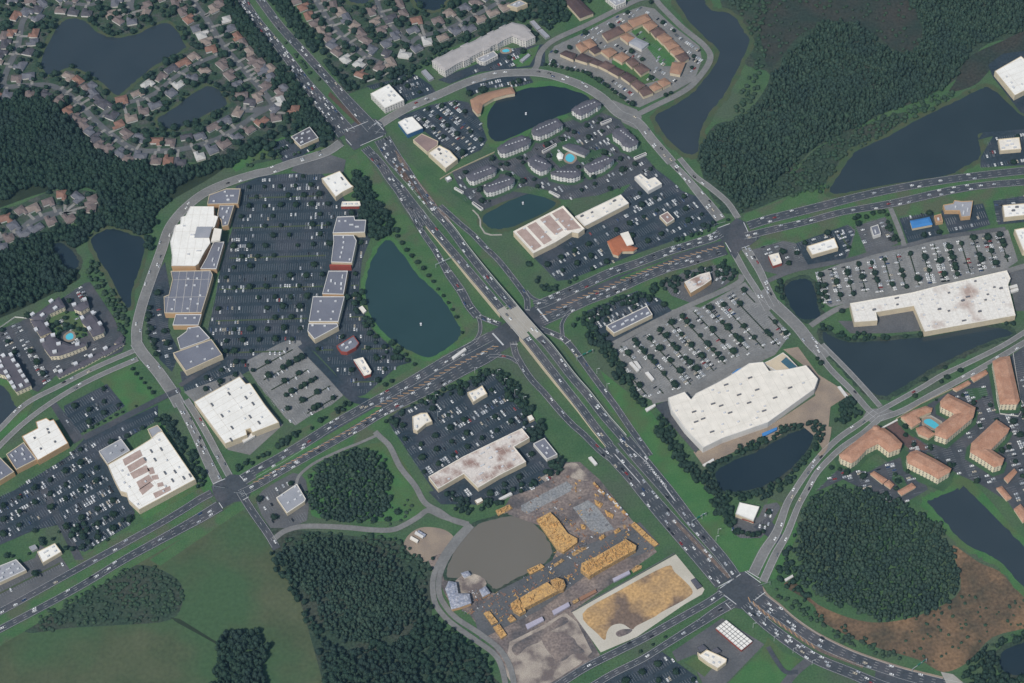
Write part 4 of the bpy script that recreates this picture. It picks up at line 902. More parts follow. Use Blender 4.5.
def apron(root, h, w):
    p = BLD[-1][1]; o_ = offset(p, -w); _area_i[0] += 1
    ob = mesh_obj('lawn', [(x, y, .02 + .003 * _area_i[0]) for x, y in o_], tess(o_), 'lot_lawn'); ob['kind'] = 'structure'
def ridge(root):
    p = BLD[-1][1]; c = np.mean(p, 0); Q = np.array(p) - c; w_, v_ = np.linalg.eigh(Q.T @ Q); ax = v_[:, 1]; r_ = Q @ ax; rf = [o for o in root.children if o.name.startswith('roof')][0]
    a = r_.min() + 7; k = 0
    while a < r_.max() - 7:
        m_ = MB(); m_.box(ax[0] * a, ax[1] * a, 11.6, 1.9, 1.0, .7, math.atan2(ax[1], ax[0])); m_.build('roof_vent', 'unit_metal', rf); a += 4.2
for d_, q in AP:
    APR = b('apartment_building', 'charcoal-roofed white apartment building, ' + d_, 'apartments', zig(q), 9.5, 'dark_roof', 'apt_white', kind='hip', inset=3.6, rise=2.2, units=0, group='charcoal-roofed apartment buildings')
    apron(APR, 9.5, 4.0); ridge(APR)
b('clubhouse', 'small charcoal-roofed clubhouse above the round swimming pool', 'clubhouse', Z(560, 100, '20,365 70,345 150,360 235,400 195,440 140,420 80,395'), 5.5, 'dark_roof', 'white_wall', kind='hip', inset=2.2, rise=1.6)
for d_, q in (('left of two beside the highway walk', Z(440, 130, '110,460 122,452 190,490 176,500')), ('right of two beside the highway walk', Z(440, 130, '252,578 265,568 345,622 325,635')), ('right of the small teal pond', Z(440, 130, '863,488 875,482 955,520 940,530')),
              ('between the middle apartment blocks', Z(440, 130, '808,165 920,105 928,118 820,180')), ('upper right of the pool', Z(560, 100, '320,178 405,145 412,158 330,194')), ('along the pale road', Z(560, 100, '585,455 680,415 690,428 598,468'))):
    b('carport', 'low white-edged carport ' + d_, 'carport', q, 3, 'dark_roof', 'white_wall', par=.3, parm='white_wall', group='carports of the charcoal-roofed apartments')
b('kiosk', 'tiny white-roofed gatehouse at the upper left apartment drive', 'kiosk', Z(440, 130, '38,380 75,362 95,385 60,405'), 3.5, 'white_roof', 'grey_wall', par=.2)
b('gazebo', 'small white round gazebo beside the round swimming pool', 'gazebo', Z(440, 130, '935,185 960,178 978,195 972,225 945,232 930,210'), 4, 'white_roof', 'white_wall', kind='hip', inset=2, rise=1.5)
# middle right shops
b('store', 'large brown and cream striped roof beside the small teal pond', 'store', T('21', '5,243 205,140 290,232 265,250 240,245 175,285 85,330'), 9, 'cream_roof', 'cream_wall', units=12, parm='cream_roof')
sj_ = [o for o in bpy.data.objects if o.get('label') == 'large brown and cream striped roof beside the small teal pond'][0]
for q in ('18,243 50,226 118,300 88,318', '60,221 95,203 160,276 128,294', '112,194 150,175 205,236 172,256', '160,170 202,148 276,228 222,238'): roofpart(sj_, 'brown_roof_panel', T('21', q), 9.0, 'panel_roof', .2)
b('store', 'long narrow white-roofed store row beside the striped roof', 'store', T('21', '252,183 435,95 468,130 440,145 290,222'), 7.5, 'cream_roof', 'cream_wall', units=10, dark=True, parm='white_wall')
b('shop', 'white L-shaped roofed shop near the top of the dark restaurant lot', 'shop', T('21', '490,25 515,12 545,35 572,25 600,52 545,82'), 5.5, 'cream_roof', 'white_wall', units=4)
q_ = b('restaurant', 'orange-roofed restaurant with a white kitchen roof', 'restaurant', T('21', '382,282 430,258 452,275 475,300 500,308 485,320 440,320 425,338 405,332'), 5.5, 'orange_roof', 'cream_wall', kind='hip', inset=2.5, rise=1.5)
roofpart(q_, 'kitchen_roof', T('21', '433,250 465,241 487,290 460,300'), 5.5, 'cream_roof', 1.8)
b('shop', 'small pinkish grey-roofed bank right of the orange-roofed restaurant', 'bank', T('21', '590,180 622,163 650,193 620,212'), 5, 'rust_roof', 'cream_wall', units=5, parm='cream_roof')
b('bank', 'tan-walled bank with stained pale roof below the boulevard', 'bank', T('21', '690,445 750,415 790,405 798,435 770,455 715,488'), 8, 'stained_roof', 'tan_wall', parm='cream_roof', units=6)
b('shop_row', 'narrow grey-roofed strip shop with cream edge below the boulevard', 'store', T('21', '376,620 540,540 562,575 408,650'), 7, 'grey_roof', 'cream_wall', parm='cream_roof', units=10)
# right side
b('restaurant', 'little white-roofed restaurant with red corner pieces by the right crossing', 'restaurant', T('31', '2,338 42,328 56,368 20,380'), 5, 'cream_roof', 'red_wall', parm='cream_roof', units=4)
b('store', 'plain white rectangular outparcel shop right of the red-cornered restaurant', 'shop', T('31', '155,302 265,268 281,308 176,338'), 6, 'white_roof', 'cream_wall', units=4)
b('bank', 'tiny grey-roofed bank with a dark roof well among parking bays', 'bank', T('31', '410,225 440,215 452,252 422,262'), 5, 'grey_roof', 'white_wall', units=2, parm='white_wall')
b('shop', 'bright blue-roofed shop below the upper right boulevard', 'shop', T('31', '570,200 645,185 657,213 578,228'), 5, 'blue_roof', 'cream_wall', kind='hip', inset=2.5, rise=1.4)
b('store', 'pale grey cross-shaped building near the upper right boulevard', 'building', T('31', '700,137 740,130 745,118 775,122 820,120 810,182 772,186 765,160 707,160'), 6, 'light_grey_roof', 'tan_wall', units=4)
b('shop', 'little tan-roofed shop between the blue roof and the cross-shaped building', 'shop', T('31', '664,180 692,172 700,203 672,208'), 4.5, 'tan_tile_roof', 'tan_wall', units=1)
b('store', 'white-roofed shop with vents cut by the right edge', 'shop', T('31', '938,138 1060,128 1060,175 945,188'), 7, 'white_roof', 'cream_wall', units=12, dark=True)
b('store', 'narrow white roof at the right edge below the boulevard', 'store', T('31', '985,235 1025,228 1065,330 1020,320'), 8, 'white_roof', 'cream_wall', units=4)
b('supercenter', 'huge supercenter with stained white L-shaped roof on the right', 'store', T('31', '328,530 575,487 700,455 955,398 970,430 960,455 990,578 800,612 627,643 583,540 432,565 438,598 346,605'), 9.5, 'walstained_roof', 'cream_wall', par=.5, units=46, dark=True, parm='cream_roof')
b('store', 'cream-white roofed building cut by the upper right edge', 'store', T('30', '907,285 1012,225 1100,300 1060,345 987,383'), 9, 'white_roof', 'cream_wall', par=.4, units=8)
b('shop', 'small white-roofed shop by the long pond at the upper right', 'shop', T('30', '920,558 1005,550 1013,598 928,605'), 5.5, 'cream_roof', 'cream_wall', units=5)
hs_ = b('home_store', 'huge cream-roofed home improvement store with stepped front', 'store', P('668,398 684.5,392 691,399.5 696,393.5 717,383 732,374.5 749,363.5 763,362 769,371 787,369.5 806,365.5 818,379 814.5,389 797,401.5 768,422.5 722,438.5 703,448 684.5,428.5 671,409.5'), 10, 'cream_roof', 'white_wall', par=.5, units=34, unitpos=P('694,412 703,419 713,404 721,406 730,413 739,395 749,403 757,390 764,411 696,422 726,385 750,378 775,398 790,388 712,432'), uk=3, dark=True, parm='white_wall')
gc = b('garden_center', 'pale shade-roofed garden center at the right end of the home store', 'garden center', T('32', '-20,85 10,72 60,42 80,58 118,98 62,130 40,120'), 6, 'beige_concrete', 'white_wall', par=.3)
roofpart(gc, 'shade_net', T('32', '52,78 72,60 115,98 92,112'), 6, 'shade_roof', .7)
b('canopy', 'blue arched entrance canopy of the home improvement store', 'canopy', T('22', '878,125 900,108 920,102 918,110 890,130'), 8, 'blue_roof', 'white_wall', par=0)
# tile-roofed apartments
TA = [('L-shaped, with a round turret, beside the brick court', Z(830, 400, '75,435 160,365 350,215 430,225 500,275 570,345 560,380 470,415 380,345 290,390 215,470 170,500 90,465')),
('shorter block below the brick court', Z(830, 400, '610,450 640,415 690,400 830,470 960,545 950,570 860,625 800,590 620,500')),
('L-shaped, right of the kidney-shaped swimming pool', T('32', '690,238 720,208 828,262 820,300 715,388 668,372 672,345 748,288 735,280 692,258')),
('long block at the far right by the pale road', Z(896, 350, '770,90 830,60 900,50 980,400 960,430 830,430')),
('L-shaped, lowest right above the long pond', T('32', '815,405 915,312 965,345 955,365 890,430 943,465 935,490 905,500 860,470 810,440'))]
for d_, q in TA:
    APR = b('apartment_building', 'orange-tiled cream apartment building, ' + d_, 'apartments', q, 12, 'tile_roof', 'apt_cream', kind='hip', inset=5.0, rise=2.8, group='orange-tiled apartment buildings')
    apron(APR, 12, 4.5)
tr_ = Z(830, 400, '368,225'); x, y = at(*tr_[0], 14)
tu = MB(); tu.cyl(0, 0, 0, 3.6, 14, 12); o = tu.build('turret', 'apt_cream'); r_ = [q for q in bpy.data.objects if q.get('label', '').endswith('beside the brick court')][0]
o.parent = r_; o.location = (x - r_.location.x, y - r_.location.y, 0)
tu = MB(); tu.cyl(0, 0, 14, 4.3, 2.6, 12, .3); o2 = tu.build('turret_roof', 'tile_roof', o)
for d_, q in (('upper wing of the pool clubhouse with orange tiles', '565,135 660,85 760,50 810,65 805,90 700,135 720,170 650,215'), ('lower wing of the pool clubhouse with orange tiles', '685,225 745,205 830,268 782,300 705,268')):
    b('clubhouse', d_, 'clubhouse', Z(830, 400, q), 5.5, 'tile_roof', 'cream_wall', kind='hip', inset=2.4, rise=1.6)
for d_, q in (('left of three in the lower lot', '410,527 425,518 475,550 458,565'), ('middle of three in the lower lot', '465,567 484,553 503,570 490,585'), ('right of three in the lower lot', '520,597 575,565 590,580 535,612'),
              ('beside the long pond', '915,585 935,578 973,623 955,632'), ('just above the long pond', '945,545 985,508 995,520 960,562'), ('left of two along the pale road', '740,187 800,155 810,165 755,195'), ('right of two along the pale road', '812,142 870,113 878,125 825,157'),
              ('at the right edge below the long pond', '985,668 1010,650 1050,700 1020,720')):
    b('garage', 'orange-tiled garage row ' + d_, 'garage', T('32', q), 3.4, 'tile_roof', 'cream_wall', kind='hip', inset=2.2, rise=1.3, group='garage rows of the tile-roofed apartments')
# dark-roofed apartments at the left
LA = [('top left block', '235,388 330,320 468,215 515,290 455,318 385,350 345,405', '262,362 410,257 443,312 340,368'), ('left block', '245,402 340,392 405,490 322,525 285,470', '290,483 375,440'),
('wide curved block below the pool', '325,560 400,508 470,560 560,595 688,568 680,600 560,650 470,680 400,685 345,610', '340,570 425,527 470,597 618,600 438,660'), ('upper right block', '575,280 690,240 705,290 640,328 590,310', '592,285 675,243'),
('right block', '640,385 730,340 830,470 820,498 740,530 700,460 655,420', '742,350 657,390 797,435 712,475')]
for d_, q, u in LA:
    b('apartment_building', 'plum-roofed apartment building, white roof turrets, ' + d_, 'apartments', Z(0, 270, q), 8, 'plum_roof', 'apt_cream', kind='hip', inset=3.0, rise=1.8, unitpos=Z(0, 270, u), uk=2, group='plum-roofed apartment buildings')
b('apartment_building', 'plum-roofed apartment building with rows of white turrets at the far left pond', 'apartments', Z(0, 340, '-60,160 0,128 100,122 170,230 245,358 130,410 40,280 -40,260'), 8, 'plum_roof', 'apt_cream', kind='hip', inset=3.0, rise=1.8, unitpos=Z(0, 340, '30,135 90,128 15,220 110,172 50,265 145,215 70,303 165,260 95,350 188,297 115,385 215,337 170,373 0,180'), uk=2, group='plum-roofed apartment buildings')
for d_, q, u in (('left of three along the pale road', '450,275 620,190 650,210 468,298', '483,257'), ('middle of three along the pale road', '600,198 800,98 825,118 655,212', '603,197 722,135'), ('right of three along the pale road', '800,98 960,20 985,30 830,125', '840,74')):
    b('garage', 'plum-roofed garage row ' + d_, 'garage', Z(0, 340, q), 3.6, 'plum_roof', 'apt_cream', kind='hip', inset=2.2, rise=1.1, unitpos=Z(0, 340, u), uk=2, group='garage rows of the plum-roofed apartments')
b('garage', 'plum-roofed garage at the lower right corner of the plum-roofed apartments', 'garage', Z(0, 270, '905,580 965,520 985,535 955,590'), 3.6, 'plum_roof', 'apt_cream', kind='hip', inset=2.2, rise=1.1)
# bottom right
sb = b('storage_building', 'long white shed roof ruled into dark panels near the bottom crossing', 'storage', T('23', '815,465 857,432 962,517 918,553'), 4, 'white_roof', 'red_wall', par=.2, parm='white_wall')
for k in range(1, 9):
    f = k / 9; a = (815 + 103 * f, 465 + 88 * f); c_ = (857 + 105 * f, 432 + 85 * f); p1, p2 = T('23', '%f,%f %f,%f' % (*a, *c_)); q1, q2 = at(*p1, 4.2), at(*p2, 4.2); l = sb.location
    mb = MB(); mb.beam((q1[0] - l.x, q1[1] - l.y, 4.15), (q2[0] - l.x, q2[1] - l.y, 4.15), .45, .3); mb.build('roof_seam', 'unit_dark', sb)
for k in (1, 2, 3):
    f = k / 4; a = (815 + 42 * f, 465 - 33 * f); c_ = (918 + 44 * f, 553 - 36 * f); p1, p2 = T('23', '%f,%f %f,%f' % (*a, *c_)); q1, q2 = at(*p1, 4.2), at(*p2, 4.2); l = sb.location
    mb = MB(); mb.beam((q1[0] - l.x, q1[1] - l.y, 4.12), (q2[0] - l.x, q2[1] - l.y, 4.12), .45, .3); mb.build('roof_seam', 'unit_dark', sb)
b('shop', 'cream-roofed shop with stepped outline beside the panelled shed', 'shop', Z(640, 597, '455,440 480,455 530,420 620,460 690,495 685,520 615,572 540,530 465,475'), 5.5, 'cream_roof', 'cream_wall', units=6)
for d_, q in (('left', '450,400 500,375 540,410 480,440'), ('right', '560,425 610,398 645,430 600,458')): b('canopy', 'dark blue flat canopy on the %s of the stepped cream roof' % d_, 'canopy', Z(640, 597, q), 4, 'dark_roof', 'unit_dark', par=0)
wsh = b('shop', 'small white-roofed shop with red sign band by the lower highway', 'shop', Z(660, 510, '600,32 632,-60 790,-25 742,88'), 6, 'white_roof', 'cream_wall', par=.5, parm='white_wall')
p1, p2 = Z(660, 510, '650,68 745,98'); a_ = at(*p1, 5.2); b2_ = at(*p2, 5.2); l = wsh.location; mb = MB(); mb.beam((a_[0] - l.x, a_[1] - l.y - .4, 5.0), (b2_[0] - l.x, b2_[1] - l.y - .4, 5.0), .5, 1.2); mb.build('sign_band', 'red_wall', wsh)
# construction
def lumber(label, pp, h, m='lumber', cat='building frame', sticks=0, seed=1, slabz=0):
    p = ccw(G(pp, h)); c = np.mean(p, 0); root = bpy.data.objects.new('building_frame', None); link(root); tag(root, label, cat, 'lumber structures on the building site'); root.location = (*c, 0)
    q = [(x - c[0], y - c[1]) for x, y in p]; mark(p, 1, 1)
    mesh_obj('deck', [(x, y, h - .6) for x, y in q], tess(q), m, root)
    wallmesh(q, 0, h - .6, 'framed_wall', 'ply', root)
    r = random.Random(seed); xs = [a[0] for a in q]; ys = [a[1] for a in q]
    e = max((np.array(q[(i + 1) % len(q)]) - np.array(q[i]) for i in range(len(q))), key=np.linalg.norm); rz = math.atan2(e[1], e[0]); ii_ = offset(q, 1.2)
    if sticks:
        mb = MB(); k = 0
        while k < sticks:
            x, y = r.uniform(min(xs), max(xs)), r.uniform(min(ys), max(ys))
            if not inside(ii_, [x], [y])[0]: k += .2; continue
            k += 1; mb.box(x, y, h - .6, r.uniform(1.0, 4.5), r.uniform(.2, .9), r.uniform(.2, 2.2), rz + r.choice((0, 1.57, 1.57)) + r.uniform(-.1, .1))
        mb.build('roof_trusses', r.choice(('lumber', 'ply')), root)
    return root
lumber('wide orange lumber deck right beside the silty pond', Z(520, 455, '130,510 240,450 300,510 380,620 455,660 455,690 345,770 290,740'), 5, sticks=70, seed=2)
lumber('long lumber-framed building with bristling roof trusses', Z(520, 525, '585,258 840,110 925,160 920,190 600,372 550,405 480,350 490,300 560,270'), 8, sticks=230, seed=3)
lumber('smooth lumber-sheathed building in the middle left of the site', Z(520, 525, '0,575 215,450 300,520 30,660'), 8, sticks=18, seed=4)
lumber('round lumber end piece of the middle left building', Z(520, 525, '240,440 290,415 345,430 362,475 345,510 300,520 262,490'), 7, 'ply', sticks=40, seed=5)
lumber('ragged lumber annex at the left end of the sheathed building', Z(430, 560, '638,345 700,300 760,398 712,425 660,395'), 7, sticks=40, seed=6)
for i, (q, l_) in enumerate((('425,420 470,400 540,488 490,510', 'upper of two orange lumber stacks near the left site loop'), ('500,530 550,505 610,590 565,620', 'lower of two orange lumber stacks near the left site loop'), ('770,75 880,25 910,50 795,112', 'orange lumber stack on the shore of the silty pond'), ('615,465 645,430 685,470 640,490', 'small loose lumber pile between the stacks and the sheathed building'))):
    lumber(l_, Z(430, 560, q), 3.5, sticks=14, seed=10 + i, cat='lumber stack')
for i, (q, l_) in enumerate((('475,50 490,38 537,82 522,95', 'upper half of the long lumber stack by the site fence'), ('524,97 539,84 586,126 570,136', 'lower half of the long lumber stack by the site fence'))): lumber(l_, T('23', q), 3, sticks=6, seed=20 + i, cat='lumber stack')
b('unfinished_house', 'half-finished house with bluish shingle roofs beside the left site loop', 'house', Z(430, 560, '150,170 205,180 222,270 310,270 325,340 240,370 172,388 150,300 125,230'), 6, 'slate_roof', 'tan_wall', kind='hip', inset=2.6, rise=1.6)
b('unfinished_house', 'small bluish-roofed wing beside the sandy court', 'house', Z(430, 560, '395,240 440,210 475,260 420,290'), 5, 'slate_roof', 'tan_wall', kind='hip', inset=2.4, rise=1.6)
b('gazebo', 'small grey-roofed gazebo on the edge of the silty pond', 'gazebo', Z(430, 560, '250,105 300,90 320,115 272,135'), 4.5, 'slate_roof', 'white_wall', kind='hip', inset=2, rise=1.3)
def container(label, pp, h, m, cat='trailer', name='site_trailer', group=None):
    p = ccw(G(pp, h)); c = np.mean(p, 0); root = bpy.data.objects.new(name, None); link(root); tag(root, label, cat, group); root.location = (*c, 0); q = [(x - c[0], y - c[1]) for x, y in p]; mark(p, 1, 1)
    wallmesh(q, .9, h, 'body', m, root); mesh_obj('roof', [(x, y, h) for x, y in q], tess(q), m, root)
    e = max((np.array(q[(i + 1) % 4]) - np.array(q[i]) for i in range(4)), key=np.linalg.norm); L = np.linalg.norm(e); rz = math.atan2(e[1], e[0])
    for sgn in (-1, 1):
        w = MB(); w.box(math.cos(rz) * L * .3 * sgn, math.sin(rz) * L * .3 * sgn, 0, 2.2, 2.4, .9, rz); w.build('wheel_set', 'tyre', root)
    return root
container('long lilac-white trailer in the middle of the site road', Z(520, 525, '735,425 865,360 877,383 747,450'), 3.6, 'lilac')
container('lilac-white trailer left of the brown crate stack', T('23', '160,395 225,360 232,374 168,411'), 3.6, 'lilac')
container('lilac-white trailer lowest on the site road', T('23', '54,450 120,418 128,432 62,468'), 3.6, 'lilac')
container('long brown crate stack on the site road', Z(520, 525, '470,575 600,510 610,530 480,602'), 2.8, 'crate_brown', 'crates', 'crate_stack')
container('short tan crate stack beside the long brown one', Z(520, 525, '415,605 455,582 468,600 428,628'), 2.4, 'ply', 'crates', 'crate_stack')
container('white box trailer standing on the grass above the site', T('22', '305,462 318,457 342,486 332,492'), 3.6, 'white_wall')
container('long white semi trailer behind the stained retail row', Z(430, 470, '545,225 640,175 655,190 560,238'), 3.8, 'white_wall')
for i, q in enumerate(('468,82 480,78 510,112 500,118', '486,76 500,76 518,102 508,108', '532,122 545,118 570,148 560,155')): container('white truck trailer, %s of three from the left in the home store lot' % ORD[i], T('22', q), 3.6, 'white_wall', group='truck trailers in the home store lot')
container('white semi trailer on the boulevard left of the overpass', T('12', '783,60 835,22 842,30 790,68'), 3.9, 'white_wall')
for i, q in enumerate(('958,462 995,452 1000,462 962,472', '962,478 1000,466 1003,476 966,488')): container('white dock trailer, %s of two behind the supercenter' % ('upper', 'lower')[i], T('31', q), 3.8, 'white_wall', group='dock trailers of the supercenter')
container('white dock trailer at the corner of the warehouse store', T('02', '965,388 1010,362 1020,375 975,402'), 3.8, 'white_wall')
container('cream box trailer by the dark service road beside the teal pond', Z(278, 286, '640,172 670,155 702,195 680,215'), 3.4, 'cream_roof')
container('white truck trailer on the shore of the bottom right woods', T('33', '66,268 98,250 102,258 72,276'), 3.4, 'white_wall')
for i, q in enumerate(('620,95 650,112 645,122 615,106', '640,75 672,95 666,103 634,85', '650,72 680,90 674,98 645,80')): container('%s box trailer, %s of three in the tan yard by the small woods' % (('cream', 'white', 'blue-white')[i], ORD[i]), T('13', q), 3.2, ('cream_roof', 'white_wall', 'slate_roof')[i])
container('long blue rack along the back wall of the home store', T('22', '1000,365 1060,340 1060,350 1003,378'), 3, 'blue_roof', 'rack', 'storage_rack')
container('long white rack at the lower corner of the home store yard', T('22', '762,490 805,465 810,472 770,496'), 3, 'white_wall', 'rack', 'storage_rack')
container('small white shed at the corner of the home store lot', Z(640, 340, '40,545 120,505 125,520 55,568'), 3, 'white_wall', 'shed', 'shed')
container('white wall-like shed beside the tan yard of the home store', T('32', '278,178 290,176 320,215 310,220'), 3, 'white_wall', 'shed', 'shed')
container('dark blue flat box on the pale building pad', Z(660, 510, '245,555 275,540 335,605 295,625'), 3, 'dark_roof', 'container', 'container')
container('white wall sign at the corner of the brick court', Z(830, 400, '408,218 535,150 540,160 412,228'), 2, 'white_wall', 'wall sign', 'wall_sign')
# swimming pools
def pool(label, pp, ell=True):
    g = ccw(smooth_closed(G(pp, .9), 4)); c = np.mean(g, 0); root = bpy.data.objects.new('swimming_pool', None); link(root); tag(root, label, 'swimming pool'); root.location = (*c, 0)
    q = [(x - c[0], y - c[1]) for x, y in g]; mesh_obj('water', [(x, y, .95) for x, y in q], tess(q), 'pool_water', root)
    o = offset(q, -3.0); n = len(q); V = [(x, y, .97) for x, y in q] + [(x, y, .97) for x, y in o]
    mesh_obj('deck', V, [(i, n + i, n + (i + 1) % n, (i + 1) % n) for i in range(n)], 'tan_ground', root); mark(g, 1)
pool('round turquoise pool between the charcoal-roofed apartments', T('20', '218,622 230,615 245,622 250,635 238,648 222,645 214,635'))
pool('kidney-shaped turquoise pool of the orange-tiled apartments', Z(830, 400, '750,160 790,150 830,170 870,205 860,228 825,225 780,200 750,182'))
pool('turquoise pool ringed by the plum-roofed apartments', Z(0, 270, '525,520 560,500 582,515 578,545 545,555 525,545'))
pool('small turquoise pool in front of the long white hotel', T('10', '985,202 1000,196 1012,199 1012,206 992,209'))
# houses of the suburbs
def house_mesh(kind):
    w, d = (15, 10.5) if kind == 0 else ((13, 12) if kind == 1 else (17, 9.5)); h = 3.0
    wl = MB(); wl.box(0, 0, 0, w, d, h); wl.box(w * .28, -d * .62, 0, w * .40, d * .45, h - .02)
    V = []; Fc = []
    def hip(cx, cy, w, d, z, rise):
        n = len(V); w2, d2 = w / 2 + .6, d / 2 + .6
        V.extend([(cx - w2, cy - d2, z), (cx + w2, cy - d2, z), (cx + w2, cy + d2, z), (cx - w2, cy + d2, z)])
        if w > d: V.extend([(cx - w2 + d2, cy, z + rise), (cx + w2 - d2, cy, z + rise)]); Fc.extend([(n, n + 1, n + 5, n + 4), (n + 1, n + 2, n + 5), (n + 2, n + 3, n + 4, n + 5), (n + 3, n, n + 4)])
        else: V.extend([(cx, cy - d2 + w2, z + rise), (cx, cy + d2 - w2, z + rise)]); Fc.extend([(n, n + 1, n + 4), (n + 1, n + 2, n + 5, n + 4), (n + 2, n + 3, n + 5), (n + 3, n, n + 4, n + 5)])
    hip(0, 0, w, d, h, 2.6); hip(w * .28, -d * .55, w * .40, d * .8, h + .01, 1.7)
    gd = MB(); gd.box(w * .28, -d * .845 - .06, 0, w * .3, .12, 2.3)
    return wl, (V, Fc), gd
HP = []
for k in range(3):
    wl, rf, gd = house_mesh(k); o1 = wl.build('wall', 'white_wall'); o2 = mesh_obj('roof', rf[0], rf[1], 'house_brown'); o3 = gd.build('garage_door', 'white_wall')
    HP.append((o1.data, {}, o3.data)); base = o2.data
    for c_ in ('brown', 'grey', 'tan', 'orange', 'dark', 'pale'):
        d_ = base.copy(); d_.materials.clear(); d_.materials.append(M['house_' + c_]); HP[-1][1][c_] = d_
    for o in (o1, o2, o3): bpy.data.objects.remove(o)
DW = MB(); HOUSES = []; hl = {}
def houses(desc, pts, cols, toward=None):
    """one row: points (picture places), roof colours, the side the doors face comes from the nearest street"""
    rr = random.Random(len(pts) * 31 + len(desc))
    for i, (px, py) in enumerate(pts):
        x, y = at(px, py, 3.5); c_ = {'b': 'brown', 'g': 'grey', 't': 'tan', 'o': 'orange', 'd': 'dark', 'p': 'pale'}[cols[i % len(cols)]]
        best = None
        for nm_ in SUBS:
            st = STRIPS[nm_]; d2 = np.hypot(st['p'][:, 0] - x, st['p'][:, 1] - y); j = int(d2.argmin())
            if best is None or d2[j] < best[0]: best = (d2[j], st['p'][j][0] - x, st['p'][j][1] - y, j, nm_)
        L, dx, dy = best[0], best[1], best[2]
        rz = math.atan2(dy, dx) + math.pi / 2 + rr.uniform(-.05, .05); k = rr.randrange(3)
        root = bpy.data.objects.new('house', None); link(root); w = {'brown': 'brown', 'grey': 'grey', 'tan': 'tan', 'orange': 'orange-brown', 'dark': 'dark grey', 'pale': 'pale grey'}[c_]
        key = (desc, w); i_ = sorted([q for j_, q in enumerate(pts) if cols[j_ % len(cols)] == cols[i % len(cols)]]).index((px, py))
        tag(root, '%s %s-roofed house from the left on %s' % (ordn(i_), w.replace(' ', '-'), desc), 'house', 'houses of the suburbs'); root.location = (x, y, 0); root.rotation_euler = (0, 0, rz)
        s_ = rr.uniform(.84, .98); root.scale = (s_, s_, 1)
        for nme, me in (('wall', HP[k][0]), ('roof', HP[k][1][c_]), ('garage_door', HP[k][2])): link(bpy.data.objects.new(nme, me), root)
        HOUSES.append((x, y)); stamp(x, y, 6, 1)
        if L < 40:
            a = np.array([math.cos(rz - math.pi / 2), math.sin(rz - math.pi / 2)]); t = np.array([-a[1], a[0]]); w_ = 1.9; o_ = np.array([x, y]) + t * 4.3
            p1, p2 = o_ + a * 9, o_ + a * max(L, 11); z = .45; DW.quad(*[(*q, z) for q in (p1 - t * w_, p2 - t * w_, p2 + t * w_, p1 + t * w_)])
SUBS = ['lake street', 'lake lane', 'upper street', 'cul-de-sac', 'east street', 'east lane', 'lower court', 'west court', 'path']
T0 = lambda q: T('00', q)
houses('the top left corner street', T0('60,60 100,45 150,35 15,140 40,130 140,130 135,165 115,205 85,260 112,300 65,310'), 'ogdboogdggb')
houses('the forest side of the lake street', T0('120,380 182,378 232,402 268,442 302,470 330,497 355,525 377,552 395,580 430,592 480,612 512,632'), 'bdbobbgdbbgb')
houses('the lake side of the lake street', T0('272,300 312,318 345,350 372,368 392,392 415,415 365,340'), 'tobgddg')
houses('the lane between the two lakes', T0('485,395 548,370 587,332 640,305 682,272 730,248 772,222 525,472 575,445 622,420 685,370 717,337 775,312 820,282 885,255'), 'otpbdottbggpgtb')
houses('the lake street below the small lake', T0('505,530 560,545 625,560 680,565 745,545 797,540 850,505 897,480 950,450 452,460'), 'bgobdgbgtd')
houses('the lower side of the lake street bend', T0('560,622 622,642 672,642 800,625 850,597 900,575 950,548 1000,517 720,650'), 'gbopgbgbd')
houses('the left side of the upper street', T0('700,10 727,45 752,77 782,112 805,140 822,165 842,192 890,260 917,300 945,340 965,378 1000,402'), 'bbogptobbgbd')
houses('the right side of the upper street', T0('855,30 880,10 907,75 925,108 950,142 972,167 1000,202 1008,235 1035,262'), 'tbpgobtbb')
houses('the top edge cul-de-sac', T0('437,55 472,80 527,85 582,50 460,8 590,15 640,-15 390,-20'), 'tbgtgbbd')
T1 = lambda q: T('10', q)
houses('the street just right of the highway', T1('185,28 207,62 232,92 257,118 282,148 302,178 322,207 357,237 160,0'), 'oobtbgbpb')
houses('the second street right of the highway', T1('310,18 362,68 392,98 418,128 438,158 462,192 492,268 540,245 420,297 285,-15 340,40'), 'bgtbbgbtobt')
houses('the lane below the top ponds', T1('460,42 475,85 500,118 520,172 595,218 645,192 685,165 747,147 590,50 640,77 575,12 770,48 830,28 875,5 950,50 1000,28 800,122 725,78 545,70 555,140 900,75'), 'btbgpgptbobtgbttgbdgt')
houses('the street left of the highway', T1('15,245 32,275 60,268 60,305 95,368 112,348 75,432 25,485 80,470 155,437 5,388 100,400 40,340'), 'bgtgbggobotpb')
T9 = lambda q: T('01', q)
houses('the court above the plum-roofed apartments', T9('20,185 80,155 130,145 190,120 245,90 310,100 365,147 205,200 145,227 97,250 37,267 5,302 280,190 370,112 -30,200 50,215'), 'obtbogbbggbgbbtg')
houses('the street above the big lake', T0('240,-10 300,-15 350,-20 170,10 120,0 40,0'), 'gbdgbg')
